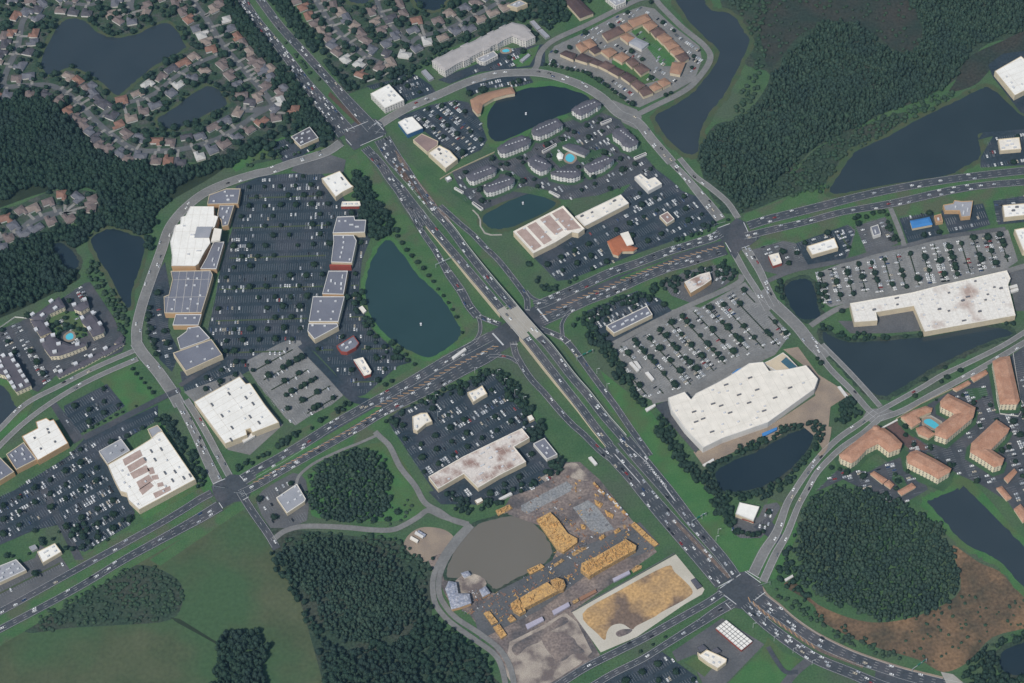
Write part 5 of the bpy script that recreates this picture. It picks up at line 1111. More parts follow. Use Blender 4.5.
# the houses between the traced ones, along the same streets
fr = random.Random(21); FILL = {}
for nm_ in SUBS:
    st = STRIPS[nm_]; s_, q, d_ = resample(np.c_[st['p'][:, :2], st['nr']], 3.0)
    for x, y, nx, ny in q:
        for e in (-1, 1):
            l = math.hypot(nx, ny); hx, hy = x + nx / l * e * 17.5, y + ny / l * e * 17.5; px, py = topx(hx, hy, 3)
            if not (-5 < px < 1029 and -8 < py < 300) or occ(hx, hy, 7, 8) or len(HOUSES) > 285: continue
            FILL.setdefault(nm_, []).append((px, py)); HOUSES.append((hx, hy)); stamp(hx, hy, 7, 1)
n0 = len(HOUSES)
for nm_, pp in FILL.items():
    houses('the lots of the ' + {'lake street': 'long lake street', 'lake lane': 'lane between the lakes', 'upper street': 'slanting upper street', 'cul-de-sac': 'top cul-de-sac', 'east street': 'slanting right-hand street', 'east lane': 'winding lane above the hotel', 'lower court': 'small left-edge court', 'west court': 'court left of the highway', 'path': 'curved top lane'}[nm_], pp, ''.join(fr.choice('bbggtpdo') for _ in pp))
print('HOUSES', n0)
DW.build('driveways', 'driveway')['kind'] = 'structure'
# loose building material lying about the site
rb = random.Random(4); piles = {'lumber': MB(), 'unit_metal': MB(), 'crate_brown': MB(), 'unit_dark': MB()}
site = G(P('510,505 545,472 590,478 640,535 655,552 600,560 560,590 520,620 480,625 455,605 470,590 500,592 545,570 556,545 530,515'))
sx = [q[0] for q in site]; sy = [q[1] for q in site]; k = 0
while k < 700:
    x, y = rb.uniform(min(sx), max(sx)), rb.uniform(min(sy), max(sy))
    if not inside(site, [x], [y])[0] or occ(x, y, 5, 1) or not (occ(x, y, 1, 9) or rb.random() < .12): k += .2; continue
    k += 1; cx_, cy_ = x, y
    mb = piles[rb.choice(['lumber'] * 3 + ['unit_metal'] * 1 + ['crate_brown'] * 4 + ['unit_dark'] * 5)]
    for _ in range(rb.randint(1, 3)): mb.box(cx_ + rb.uniform(-3, 3), cy_ + rb.uniform(-3, 3), .3, rb.uniform(.6, 3.2), rb.uniform(.3, 1.2), rb.uniform(.2, 1.2), math.radians(32) + rb.choice((0, 1.57)) + rb.uniform(-.2, .2))
V = []; Fc = []; mi = []
for j, (mn, mb) in enumerate(piles.items()):
    n = len(V); V += mb.V; Fc += [tuple(n + i for i in f) for f in mb.F]; mi += [j] * len(mb.F)
o = mesh_obj('building_material', V, Fc, list(piles)); o.data.polygons.foreach_set('material_index', mi); tag(o, 'loose lumber, pallets and scrap scattered over the building site', 'building material', kind='stuff')

# the row of machines, containers and stacks along the site fence
rc = random.Random(8)
ln = smooth_open([np.array(q) for q in Z(520, 455, '590,235 640,285 690,330 740,370 780,410 830,460 870,505')], 4)
kinds = [('lumber stack', 'lumber'), ('crates', 'crate_brown'), ('container', 'white_wall'), ('lumber stack', 'lumber'), ('container', 'unit_dark')]
g_ = [at(*q) for q in ln]
for i in range(0, len(g_) - 1, 2):
    x, y = g_[i]; d_ = np.array(g_[i + 1]) - np.array(g_[i]); a_ = math.atan2(d_[1], d_[0]) + rc.uniform(-.2, .2); cat_, mm = kinds[(i // 2) % 5]
    root = bpy.data.objects.new(cat_.replace(' ', '_'), None); link(root); root.location = (x + rc.uniform(-1, 1), y + rc.uniform(-1, 1), .2); root.rotation_euler = (0, 0, a_)
    tag(root, '%s in the line along the site fence, %s from its upper end' % ({'lumber': 'yellow lumber stack', 'crate_brown': 'brown crates', 'white_wall': 'white container', 'unit_dark': 'dark container'}[mm], ordn(i // 2)), cat_, 'stacks along the site fence')
    w = MB(); w.box(0, 0, 0, rc.uniform(4, 7), rc.uniform(2.2, 3.2), rc.uniform(1.4, 2.4)); w.build('stack_body', mm, root)
    w = MB(); w.box(rc.uniform(-1, 1), rc.uniform(-.4, .4), 2.2, rc.uniform(1.5, 3), 1.6, .9); w.build('top_layer', rc.choice(('ply', 'lumber', 'unit_metal')), root)
for i, (q, l_, mm) in enumerate((('590,350 660,385 640,415 600,390', 'lumber heap above the square grey slab', 'lumber'), ('670,430 745,470 735,500 690,480', 'lumber heap at the right corner of the square grey slab', 'lumber'), ('480,545 520,555 520,585 490,585', 'round lumber heap between the grey slab and the orange deck', 'ply'),
    ('625,655 665,625 680,645 640,675', 'lumber heap below the square grey slab', 'lumber'), ('745,600 790,575 800,600 755,628', 'reddish lumber heap right of the square grey slab', 'ply'))):
    lumber(l_, Z(520, 455, q), 2.2, sticks=14, seed=40 + i, cat='lumber stack')
for i, (q, l_) in enumerate((('410,225 470,190 490,205 430,245', 'lumber heap below the wide orange deck'), ('265,310 340,265 352,280 275,330', 'long lumber heap on the shore side of the site road'), ('480,180 530,170 540,185 490,200', 'small lumber heap right of the wide orange deck'), ('885,350 930,315 970,320 965,340 900,375', 'tan lumber pieces right of the middle trailer'))):
    lumber(l_, Z(520, 525, q), 1.8, 'ply', sticks=12, seed=60 + i, cat='lumber stack')
lumber('low timber frame at the top of the silty pond', Z(430, 470, '520,320 630,270 655,300 540,362'), 1.6, 'ply', sticks=26, seed=77)
# ------------------------------------------------------------------ parking rows, cars, trees
CARS = []       # x, y, z, angle, colour, where
TREES = []      # x, y, radius, kind, where
CW = ['white'] * 17 + ['silver'] * 9 + ['grey'] * 5 + ['black'] * 4 + ['red', 'blue', 'beige', 'beige']
STALLP = MB()
HEDGE = {True: MB(), False: MB()}
def layout_lot(L, k):
    r = random.Random(100 + k); p = L['poly']; a, b_ = G(L['rows']); u = np.array(b_) - np.array(a); u /= np.linalg.norm(u); v = np.array([-u[1], u[0]])
    P_ = np.array(p); us = P_ @ u; vs_ = P_ @ v; pitch = L['pitch']; v0 = vs_.min() + 6 + L['off']; m_ = 0
    ph = r.uniform(0, 6); islands = L['trees']
    pale = 'pale' in L['desc']
    while v0 < vs_.max() - 2:
        for side in (-1, 1):
            n = int((us.max() - us.min()) / 2.75)
            if side == 1 and (L['trees'] >= .3 or (L['trees'] >= .15 and m_ % 3 == 1)):
                for i in range(0, n, 3):
                    c1 = u * (us.min() + i * 2.75) + v * v0; c2 = c1 + u * 8.25
                    if all(inside(p, [c[0]], [c[1]])[0] and not occ(c[0], c[1], 7, 2) for c in (c1, c2)):
                        w_ = v * (.75 if L['trees'] >= .3 else 1.0); HEDGE[L['trees'] >= .3].quad(*[(*q, ZM[0] + .005) for q in (c1 - w_, c2 - w_, c2 + w_, c1 + w_)])
            for i in range(n):
                uu = us.min() + 1.5 + i * 2.75; c = u * uu + v * (v0 + side * 2.65)
                if not inside(p, [c[0]], [c[1]])[0] or occ(c[0], c[1], 7, 4): continue
                q1 = u * (uu - 1.37) + v * v0; q2 = q1 + v * side * 5.2; w = u * .11; z = ZM[0]
                (STALLP if pale else STALL).quad(*[(*q, z) for q in ((q1 - w, q1 + w, q2 + w, q2 - w) if side > 0 else (q1 + w, q1 - w, q2 - w, q2 + w))])
                if i % 7 == (m_ * 3) % 7:
                    if r.random() < .75 and side == 1 and islands > .02: TREES.append((*(u * uu + v * v0), r.uniform(2.3, 3.8) * (1.1 if islands > .3 else 1), 'street', L['desc']))
                    continue
                if islands >= .3 and side == 1 and i % 3 == 0 and m_ % 2 == 0 and r.random() < islands * 1.1:
                    TREES.append((*(u * uu + v * v0), r.uniform(2.3, 3.9), 'street', L['desc']))
                cl = .5 + .5 * math.sin(uu * .045 + ph + m_ * 1.1) * math.cos(v0 * .03 + ph * 2)
                nb = 2.0 if occ(c[0], c[1], 1, 38) else .45
                if r.random() < L['fill'] * (.3 + 1.2 * cl * cl) * nb:
                    CARS.append((c[0] + r.uniform(-.15, .15), c[1] + r.uniform(-.3, .3), L['z'], math.atan2(v[1], v[0]) + (math.pi if r.random() < .5 else 0) + r.uniform(-.03, .03), r.choice(CW), L['desc']))
        v0 += pitch; m_ += 1
for k, L in enumerate(LOTS): layout_lot(L, k)
DENS = {'hwy_n_sb': 15, 'hwy_n_nb': 60, 'hwy_m_sb': 55, 'hwy_m_nb': 18, 'main_sb': 90, 'main_nb': 75, 'hwy_s_sb': 40, 'hwy_s_nb': 80, 'blvd_m_wb': 48, 'blvd_m_eb': 50, 'blvd_e_wb': 42, 'blvd_e_eb': 40, 'blvd_ee_wb': 50, 'blvd_ee_eb': 50,
        'coll_ne_w': 18, 'coll_s_e': 20, 'coll_w_w': 70, 'coll_ne': 90, 'ramp_nw': 80, 'ramp_ne': 150, 'ramp_sw': 130, 'ramp_se': 90, 'hwy_e_low': 38, 'hwy_e_up': 55, 'blvd_w_wb': 75, 'blvd_w_eb': 60, 'coll_left3_w': 45, 'ramp_nw_left': 20}
rt_ = random.Random(5)
for nm_, st in STRIPS.items():
    lanes = st['mk'][0]
    if not lanes: continue
    d0 = DENS.get(nm_, 130)
    e = .5 - 0.6 / max(st['w'].mean(), 4)
    s_, q, D = resample(np.c_[st['p'], st['t'], st['nr'], st['w']], 1.0)
    for ln in range(lanes):
        f = -e + 2 * e * (ln + .5) / lanes; pos = rt_.uniform(0, d0)
        while pos < s_[-1] - 3:
            x, y, h, tx, ty, nx, ny, w = q[int(pos)]
            n_ = math.hypot(nx, ny); X, Y = x + nx / n_ * f * w, y + ny / n_ * f * w
            px, py = topx(X, Y)
            if -3 < px < 1027 and -3 < py < 686: CARS.append((X, Y, h + st['z'], math.atan2(ty, tx), rt_.choice(['white'] * 14 + ['silver'] * 6 + ['grey'] * 3 + ['black'] * 3 + ['red', 'blue', 'beige']), st['key']))
            pos += max(7.5, rt_.expovariate(1 / d0) * .9 + 5)
for px, py, a in P3 if 'P3' in globals() else []: pass
STALL.build('parking_lines', 'stall_line')['kind'] = 'structure'; STALLP.build('parking_lines', 'stall_line_pale')['kind'] = 'structure'
HEDGE[True].build('planting_strip', 'forest_floor')['kind'] = 'structure'; HEDGE[False].build('grass_strip', 'shore')['kind'] = 'structure'
CARS = [c for c in CARS if -2 < topx(c[0], c[1])[0] < 1026 and -2 < topx(c[0], c[1])[1] < 685]
for c in CARS: stamp(c[0], c[1], 1, 16)
def car_meshes():
    def loft(secs):
        V = []; Fc = []
        for x, hw, z0, z1 in secs: V += [(x, -hw, z0), (x, hw, z0), (x, hw, z1), (x, -hw, z1)]
        n = len(secs)
        for i in range(n - 1):
            for j in range(4): Fc.append((4 * i + j, 4 * i + (j + 1) % 4, 4 * i + 4 + (j + 1) % 4, 4 * i + 4 + j))
        Fc += [(3, 2, 1, 0), (4 * n - 4, 4 * n - 3, 4 * n - 2, 4 * n - 1)]; return V, Fc
    body = loft([(-2.35, .75, .35, .8), (-2.2, .9, .25, .95), (-1.3, .93, .22, 1.02), (1.0, .93, .22, .98), (2.0, .88, .25, .82), (2.35, .7, .35, .68)])
    roof = loft([(-1.35, .62, 1.38, 1.46), (-.9, .66, 1.4, 1.52), (.1, .66, 1.4, 1.52), (.45, .62, 1.38, 1.46)])
    V = body[0] + roof[0]; Fc = body[1] + [tuple(k + len(body[0]) for k in f) for f in roof[1]]
    gl = loft([(-1.95, .72, .96, 1.0), (-1.3, .70, .98, 1.40), (.4, .70, .98, 1.40), (1.15, .76, .92, .97)])
    w = MB()
    k = 8; n = 0
    for sgn in (0, 1):
        for i in range(k): w.V.append((.33 * math.cos(6.2832 * i / k), -.1 + .2 * sgn, .33 + .33 * math.sin(6.2832 * i / k)))
    for i in range(k): w.F.append((i, (i + 1) % k, k + (i + 1) % k, k + i))
    w.F += [tuple(range(k))[::-1], tuple(range(k, 2 * k))]
    return (V, Fc), gl, (w.V, w.F)
bd, gl, wh = car_meshes()
o = mesh_obj('window', gl[0], gl[1], 'glass_dark'); GLM = o.data; bpy.data.objects.remove(o)
o = mesh_obj('wheel', wh[0], wh[1], 'tyre'); WHM = o.data; bpy.data.objects.remove(o)
BDM = {}
for c_ in CARC:
    o = mesh_obj('body', bd[0], bd[1], 'paint_' + c_); BDM[c_] = o.data; bpy.data.objects.remove(o)
def camdist(x, y): return (x - CAM[0]) ** 2 + (y - CAM[1]) ** 2 + CAM[2] ** 2
CARS.sort(key=lambda c: camdist(c[0], c[1]))
PAINT = {'white': 'white', 'silver': 'silver', 'grey': 'dark grey', 'black': 'black', 'red': 'red', 'blue': 'blue', 'beige': 'beige'}
NC = {}; near_, rest_ = CARS[:295], CARS[295:]
for x, y, z, a, c_, d_ in sorted(near_, key=lambda c: -topx(c[0], c[1])[1]):
    k = (c_, d_); NC[k] = NC.get(k, 0) + 1
    root = bpy.data.objects.new('car', None); link(root); root.location = (x, y, z + .01); root.rotation_euler = (0, 0, a)
    prep = 'on' if d_ in [s_['key'] for s_ in STRIPS.values()] else 'in'
    tag(root, '%s %s car from the bottom %s %s' % (ordn(NC[k] - 1), PAINT[c_], prep, d_), 'car', 'cars %s %s' % (prep, d_))
    link(bpy.data.objects.new('body', BDM[c_]), root); link(bpy.data.objects.new('window', GLM), root)
    for wx, wy in ((1.45, .82), (1.45, -.82), (-1.45, .82), (-1.45, -.82)):
        w = bpy.data.objects.new('wheel', WHM); link(w, root); w.location = (wx, wy, 0)
def merged(name, mats_, items, mesh_list):
    """many placed copies of small meshes as one object: items (mesh index, matrix 3x3, offset)"""
    Vs = []; Fs = []; Ls = []; Ms = []; base = 0
    data = []
    for me, mi in mesh_list:
        v = np.zeros(len(me.vertices) * 3); me.vertices.foreach_get('co', v); v = v.reshape(-1, 3)
        lp = np.zeros(len(me.loops), int); me.loops.foreach_get('vertex_index', lp)
        ls = np.zeros(len(me.polygons), int); me.polygons.foreach_get('loop_total', ls); data.append((v, lp, ls, mi))
    for k, mat3, off in items:
        v, lp, ls, mi = data[k]; Vs.append(v @ mat3.T + off); Fs.append(lp + base); Ls.append(ls); Ms.append(np.full(len(ls), mi)); base += len(v)
    V = np.concatenate(Vs); Lp = np.concatenate(Fs); Lt = np.concatenate(Ls); Mi = np.concatenate(Ms)
    me = bpy.data.meshes.new(name); me.vertices.add(len(V)); me.vertices.foreach_set('co', V.ravel().astype(np.float32))
    me.loops.add(len(Lp)); me.loops.foreach_set('vertex_index', Lp.astype(np.int32)); me.polygons.add(len(Lt))
    st_ = np.r_[0, np.cumsum(Lt)[:-1]]; me.polygons.foreach_set('loop_start', st_.astype(np.int32)); me.polygons.foreach_set('loop_total', Lt.astype(np.int32))
    for m_ in mats_: me.materials.append(M[m_])
    me.polygons.foreach_set('material_index', Mi.astype(np.int32)); me.update(calc_edges=True)
    return link(bpy.data.objects.new(name, me))
def rotz(a, s=(1, 1, 1)):
    c, si = math.cos(a), math.sin(a); return np.array([[c * s[0], -si * s[1], 0], [si * s[0], c * s[1], 0], [0, 0, s[2]]])
cols = list(CARC); ml = [(BDM[c], i) for i, c in enumerate(cols)] + [(GLM, len(cols))]
its = []
for x, y, z, a, c_, d_ in rest_:
    its.append((cols.index(c_), rotz(a), np.array([x, y, z + .01]))); its.append((len(cols), rotz(a), np.array([x, y, z + .01])))
if its:
    o = merged('distant_cars', ['paint_' + c for c in cols] + ['glass_dark'], its, ml); tag(o, 'small distant cars parked in the farther lots and driving on the farther roads', 'cars', kind='stuff')
print('CARS', len(CARS))
# ------------------------------------------------------------------ trees
def crown_mesh(name, kind, seed, m):
    r = np.random.RandomState(seed)
    import bmesh
    bm = bmesh.new(); bmesh.ops.create_icosphere(bm, subdivisions=2, radius=1.0)
    V = np.array([v.co[:] for v in bm.verts]); Fc = [[v.index for v in f.verts] for f in bm.faces]; bm.free()
    lob = r.normal(size=(7, 3)); lob /= np.linalg.norm(lob, axis=1, keepdims=True); amp = r.uniform(.10, .28, 7)
    def rad(d): 
        s = np.ones(len(d)) * .80
        for l, a in zip(lob, amp): s += a * np.clip((d @ l - .45) / .55, 0, 1) ** 1.2
        return s
    k = rad(V) * r.uniform(.86, 1.12, len(V)); V = V * k[:, None]
    n = {'pine': 46, 'street': 60, 'dense': 50, 'brush': 30}[kind]
    d = r.normal(size=(n, 3)); d[:, 2] = np.abs(d[:, 2]) * .9 - .25; d /= np.linalg.norm(d, axis=1, keepdims=True); c = d * (rad(d) * r.uniform(.88, 1.18, n))[:, None]
    VV = [V]; base = len(V)
    for i in range(n):
        a = r.normal(size=3); a -= d[i] * (a @ d[i]) * .6; a /= np.linalg.norm(a); b_ = np.cross(a, d[i] + r.normal(size=3) * .5); b_ /= np.linalg.norm(b_) + 1e-9
        s = r.uniform(.16, .30); q = np.array([c[i] - a * s, c[i] + b_ * s * .8, c[i] + a * s, c[i] - b_ * s * .8]) + d[i] * .03; VV.append(q); Fc.append([base, base + 1, base + 2, base + 3]); base += 4
    V = np.concatenate(VV)
    if kind == 'pine': t = np.clip((V[:, 2] + 1) / 2, 0, 1.1); f = 1.02 - .22 * t; V[:, 0] *= f; V[:, 1] *= f
    me = bpy.data.meshes.new(name); me.from_pydata(V.tolist(), [], Fc); me.materials.append(M[m]); me.update(); return me
CR = {k: [crown_mesh('crown', k, 11 * i + len(k), 'leaf_' + k) for i in range(5)] for k in ('pine', 'dense', 'brush', 'street')}
def trunk_mesh():
    b_ = MB(); b_.cyl(0, 0, 0, .26, 2.6, 6, .15)
    for a in (0.3, 2.4, 4.4): b_.beam((0, 0, 2.3), (1.0 * math.cos(a), 1.0 * math.sin(a), 3.6), .16, .16)
    o = b_.build('trunk', 'trunk'); d_ = o.data; bpy.data.objects.remove(o); return d_
TRK = trunk_mesh()
def wood(name, label, pp, kind, spacing, rad, hgt, dens=1.0, avoid=7, seed=1, noise=.0):
    g = smooth_closed(G(pp), 6); r = np.random.RandomState(seed); P_ = np.array(g) + r.uniform(-4.2, 4.2, (len(g), 2)); g = [tuple(q) for q in P_]; x0, y0 = P_.min(0); x1, y1 = P_.max(0)
    X, Y = np.meshgrid(np.arange(x0, x1, spacing), np.arange(y0, y1, spacing * .9)); X = X + (np.arange(X.shape[0]) % 2)[:, None] * spacing / 2
    X = (X + r.uniform(-.42, .42, X.shape) * spacing).ravel(); Y = (Y + r.uniform(-.42, .42, Y.shape) * spacing).ravel(); k = inside(g, X, Y) & (r.rand(len(X)) < dens * .97)
    its = []
    for x, y in zip(X[k], Y[k]):
        if occ(x, y, avoid, 2): continue
        px, py = topx(x, y)
        if not (-25 < px < 1049 and -30 < py < 715): continue
        f = .5 + .5 * math.sin(x * .031 + seed) * math.cos(y * .037 + seed * 2); s = rad * r.uniform(.6, 1.38); h = hgt * (r.uniform(.72, 1.22) + noise * (f - .5))
        if noise and r.rand() < noise * .5 * f: s *= .6; h *= .5
        its.append((r.randint(5), rotz(r.uniform(0, 6.28), (s, s * r.uniform(.85, 1.15), h * .5)), np.array([x, y, h * .5])))
    if not its: print('EMPTY', label); return 0
    o = merged(name, ['leaf_' + kind], its, [(me, 0) for me in CR[kind]]); tag(o, label, 'woods', kind='stuff'); return len(its)
nT = 0
BIG = P('700,150 718,130 745,116 765,98 772,80 785,60 800,42 815,30 835,23 858,27 878,42 897,55 915,50 924,36 918,15 903,-5 900,-40 1060,-40 1060,24 1000,38 972,50 962,72 940,90 915,103 880,116 845,132 815,147 793,166 768,190 745,207 722,203 708,190 702,168')
nT += wood('pine_forest', 'large dark pine wood at the upper right', BIG, 'pine', 4.0, 2.42, 6.8, seed=1, noise=.5)
nT += wood('woodland', 'thin low brush between the blue canal and the large pine wood', P('700,-30 765,-30 765,30 762,70 745,112 718,128 700,150 706,185 696,175 735,110 756,50 735,10'), 'brush', 5.5, 2.4, 4, .6, seed=2)
nT += wood('woodland', 'patchy brush on the marsh inside the large pine wood', P('765,-30 900,-30 912,15 918,38 905,50 888,42 866,26 836,20 805,32 785,50 768,75 762,40'), 'brush', 7, 2.0, 2.5, .28, seed=3)
nT += wood('woodland', 'low brush between the large pine wood and the grey pond', P('722,208 745,212 790,196 825,192 836,170 850,150 900,127 950,100 955,92 915,106 860,128 815,150 792,172 765,196'), 'brush', 5.2, 2.4, 4, .75, seed=4)
nT += wood('pine_forest', 'dark wood beside the suburb at the left edge', P('-40,100 60,100 70,118 92,142 115,155 140,165 190,168 235,153 260,150 225,170 190,178 165,200 150,225 135,235 112,230 103,205 90,190 60,192 30,188 0,200 -40,206'), 'dense', 4.5, 2.88, 10, seed=5, noise=.5)
nT += wood('pine_forest', 'dark wood above the plum-roofed apartments', P('-40,262 0,256 45,250 68,262 76,278 62,290 40,298 30,303 0,316 -40,325'), 'dense', 4.5, 2.79, 10, seed=6, noise=.4)
nT += wood('woodland', 'belt of trees between the small court and the dark ponds', P('-40,252 30,238 60,225 100,208 130,235 145,232 150,250 135,232 115,235 90,240 70,252 40,252 0,262 -40,268'), 'dense', 5.0, 2.70, 8, seed=7)
nT += wood('woodland', 'belt of trees along the left shore of the dark triangular pond', P('88,255 96,265 112,290 124,308 130,325 128,345 118,330 104,300 90,278'), 'brush', 5.2, 2.5, 5, .9, seed=8)
nT += wood('woodland', 'belt of trees on the left side of the top highway', P('200,-20 224,-20 245,18 275,58 300,92 335,135 340,143 325,143 300,125 270,98 262,72 240,40'), 'dense', 4.7, 2.88, 9, .92, seed=9)
nT += wood('woodland', 'belt of trees on the right side of the top highway', P('258,-20 276,-20 300,22 322,60 345,80 352,92 345,98 330,80 305,50 280,18'), 'dense', 4.5, 2.70, 9, .95, seed=10)
nT += wood('woodland', 'bushes in the wide median of the top highway', P('238,-15 250,-15 272,20 300,55 322,85 315,88 290,55 262,20'), 'brush', 6, 2.2, 4, .55, seed=11)
nT += wood('woodland', 'dark trees in the small loop above the construction pond', P('308,500 310,480 318,466 345,455 370,450 386,462 390,488 388,505 376,518 350,522 322,518'), 'pine', 3.9, 2.34, 5.7, seed=12, noise=.4)
nT += wood('woodland', 'thin bushes on the right of the small loop wood', P('388,470 400,485 415,508 405,520 380,522 390,500'), 'brush', 7, 1.8, 2.5, .35, seed=13)
nT += wood('pine_forest', 'wood of pale pines left of the construction site', P('280,556 300,545 330,538 365,545 392,560 410,578 428,595 428,608 415,622 395,635 368,642 345,642 330,632 312,605 295,580'), 'pine', 3.9, 2.17, 6.2, seed=14, noise=.4)
nT += wood('woodland', 'brush north of the pale pine wood', P('290,535 330,532 400,540 430,570 436,600 428,600 405,572 380,552 340,538 300,545 282,552'), 'brush', 5.4, 2.4, 4, .7, seed=15)
nT += wood('woodland', 'dense wood at the bottom centre', P('340,648 395,642 430,618 450,634 475,652 490,672 495,720 340,720 330,665'), 'dense', 4.7, 2.70, 8, .9, seed=16, noise=.5)
nT += wood('woodland', 'hedgerow of trees along the right edge of the big field', P('262,540 280,556 300,590 322,632 340,665 350,720 335,720 320,660 300,612 275,565'), 'dense', 4.7, 2.52, 7, .85, seed=17)
nT += wood('woodland', 'dark brushy thicket in the big field', P('28,632 50,608 90,588 120,570 150,568 176,580 181,600 168,618 120,622 70,626'), 'brush', 4.6, 2.0, 2.2, .6, seed=18)
nT += wood('pine_forest', 'clump of dark trees at the bottom of the big field', P('218,645 225,636 250,634 264,640 266,720 214,720 216,670'), 'dense', 4.5, 2.79, 10, seed=19, noise=.3)
nT += wood('pine_forest', 'large round dark wood at the lower right', P('802,512 815,498 830,489 860,487 890,498 915,512 940,527 950,545 958,570 960,584 946,602 925,614 903,619 880,622 862,615 840,607 815,597 803,582 795,560 792,535'), 'pine', 3.9, 2.34, 6.2, seed=20, noise=.4)
nT += wood('woodland', 'brush between the round wood and the curving pale road', P('790,500 802,505 790,540 795,575 810,600 800,598 785,585 778,580 782,555'), 'dense', 4.9, 2.34, 6, .8, seed=21)
nT += wood('woodland', 'green thicket along the bottom right highway', P('775,590 800,605 830,622 870,640 900,655 895,660 860,648 820,630 785,608'), 'brush', 5.2, 2.2, 3.5, .7, seed=22)
nT += wood('woodland', 'wood in the bottom right corner', P('968,668 990,650 1060,625 1060,720 962,720'), 'dense', 4.7, 2.61, 8, .9, seed=23)
nT += wood('woodland', 'sparse dark brush on the brown marsh', P('930,600 1040,600 1050,625 980,650 940,670 900,655 905,635'), 'brush', 6, 1.5, 1.6, .22, seed=24)
nT += wood('woodland', 'dark trees between the plaza and the teal pond', P('352,172 365,178 376,196 392,222 394,238 380,245 366,232 358,208'), 'dense', 4.5, 2.79, 8, .95, seed=25)
nT += wood('woodland', 'dark trees left of the retail row lot by the ramp', P('498,372 510,378 530,410 550,440 562,468 552,470 540,452 518,412 500,385'), 'dense', 4.7, 2.70, 7, .9, seed=26)
nT += wood('woodland', 'trees along the boulevard above the retail row', P('385,420 395,405 430,396 460,382 488,368 495,374 470,388 436,402 405,414 392,430'), 'dense', 4.9, 2.52, 6, .7, seed=27)
nT += wood('woodland', 'trees behind the stained retail row', P('440,492 460,512 490,508 540,480 562,470 556,462 530,480 500,497 470,500 455,495'), 'dense', 4.9, 2.52, 6, .7, seed=28)
nT += wood('woodland', 'trees left of the home store lot', P('584,322 600,330 615,352 640,395 655,410 648,415 628,392 605,362 588,338'), 'dense', 4.7, 2.61, 7, .85, seed=29)
nT += wood('woodland', 'belt of trees behind the home store', P('655,415 668,425 690,460 718,488 730,505 735,530 722,520 700,490 678,462 660,435'), 'dense', 4.7, 2.61, 7, .9, seed=30)
nT += wood('woodland', 'trees ringing the dark pond behind the home store', P('700,468 762,438 795,424 826,425 828,450 800,478 775,495 740,500 722,497 712,485'), 'dense', 4.7, 2.34, 6, .85, seed=31)
nT += wood('woodland', 'trees along the dark lot beside the boulevard', P('528,262 548,285 600,270 650,252 700,230 715,208 722,222 700,238 640,262 590,280 552,296 535,285'), 'dense', 4.9, 2.43, 6, .6, seed=32)
nT += wood('woodland', 'trees below the boulevard near the narrow strip shop', P('572,322 600,305 640,290 690,272 735,262 745,280 730,285 700,275 650,300 610,312 585,330'), 'dense', 4.9, 2.43, 6, .62, seed=33)
nT += wood('woodland', 'trees around the small dark pond by the supercenter', P('778,288 800,277 816,282 822,305 820,322 806,322 792,312 780,300'), 'dense', 4.7, 2.52, 6, .9, seed=34)
nT += wood('woodland', 'trees behind the supercenter', P('822,325 850,335 900,337 925,330 970,322 1015,316 1015,324 985,330 925,340 850,345 828,345'), 'dense', 4.7, 2.34, 5.5, .85, seed=35)
nT += wood('woodland', 'trees below the warehouse store', P('232,470 262,456 300,432 330,415 348,398 356,402 330,425 295,445 262,465 240,478'), 'dense', 4.7, 2.43, 6, .75, seed=37)
nT += wood('woodland', 'trees between the striped white roof and the pale road', P('160,412 170,420 190,452 208,482 200,490 190,478 180,455 165,430'), 'dense', 4.7, 2.43, 6, .7, seed=38)
nT += wood('woodland', 'trees on the corner by the yard of the home store', P('838,405 850,398 862,410 870,415 850,432 838,436 836,420'), 'dense', 5, 2.8, 7, .9, seed=39)
nT += wood('woodland', 'trees along the top behind the hotel and condominiums', P('520,-10 570,-20 590,5 565,20 540,38 528,28 540,15'), 'dense', 4.9, 2.43, 6, .85, seed=40)
nT += wood('woodland', 'trees behind the long white hotel', P('385,95 400,72 432,55 470,32 520,8 530,14 500,25 470,42 432,62 405,80'), 'dense', 5.1, 2.43, 6, .6, seed=41)
nT += wood('woodland', 'green band of trees left of the pale road round the plaza', P('245,150 262,150 215,172 190,182 170,198 158,220 150,245 146,228 160,205 190,175'), 'dense', 4.9, 2.52, 7, .8, seed=42)
nT += wood('woodland', 'bushes round the roof shop left of the top crossing', P('235,168 262,160 300,150 318,133 340,140 335,146 300,158 262,170 240,178'), 'brush', 6, 2.4, 4, .35, seed=43)
print('FOREST', nT)
def line(pp, gap, rad, kind, desc, jit=.8, prob=1.0, seed=3):
    r = random.Random(seed + len(TREES)); s_, q, d_ = resample(path(pp), gap)
    for x, y, h in q:
        x += r.uniform(-jit, jit); y += r.uniform(-jit, jit)
        if r.random() < prob and not occ(x, y, 7, 1): TREES.append((x, y, rad * r.uniform(.8, 1.25), kind, desc))
def scat(pp, gap, rad, kind, desc, dens, avoid=7, seed=1):
    g = G(pp); P_ = np.array(g); r = random.Random(seed); x0, y0 = P_.min(0); x1, y1 = P_.max(0); y = y0
    while y < y1:
        x = x0
        while x < x1:
            a, b_ = x + r.uniform(-.45, .45) * gap, y + r.uniform(-.45, .45) * gap
            if r.random() < dens and inside(g, [a], [b_])[0] and not occ(a, b_, avoid, 1): TREES.append((a, b_, rad * r.uniform(.65, 1.45), kind, desc))
            x += gap
        y += gap
line(P('397,238 410,255 425,272 440,292 455,315 463,335'), 12, 2.3, 'street', 'the right bank of the teal pond', .6)
line(P('158,262 152,290 148,330 160,360'), 9, 2.4, 'street', 'the plaza service yard', 1.5)
line(P('690,178 715,208 732,225'), 9, 2.2, 'street', 'the pale road above the right crossing', 2)
line(T('32', '225,60 300,150 380,230 420,265'), 9, 2.3, 'street', 'the median beside the home store yard', .8)
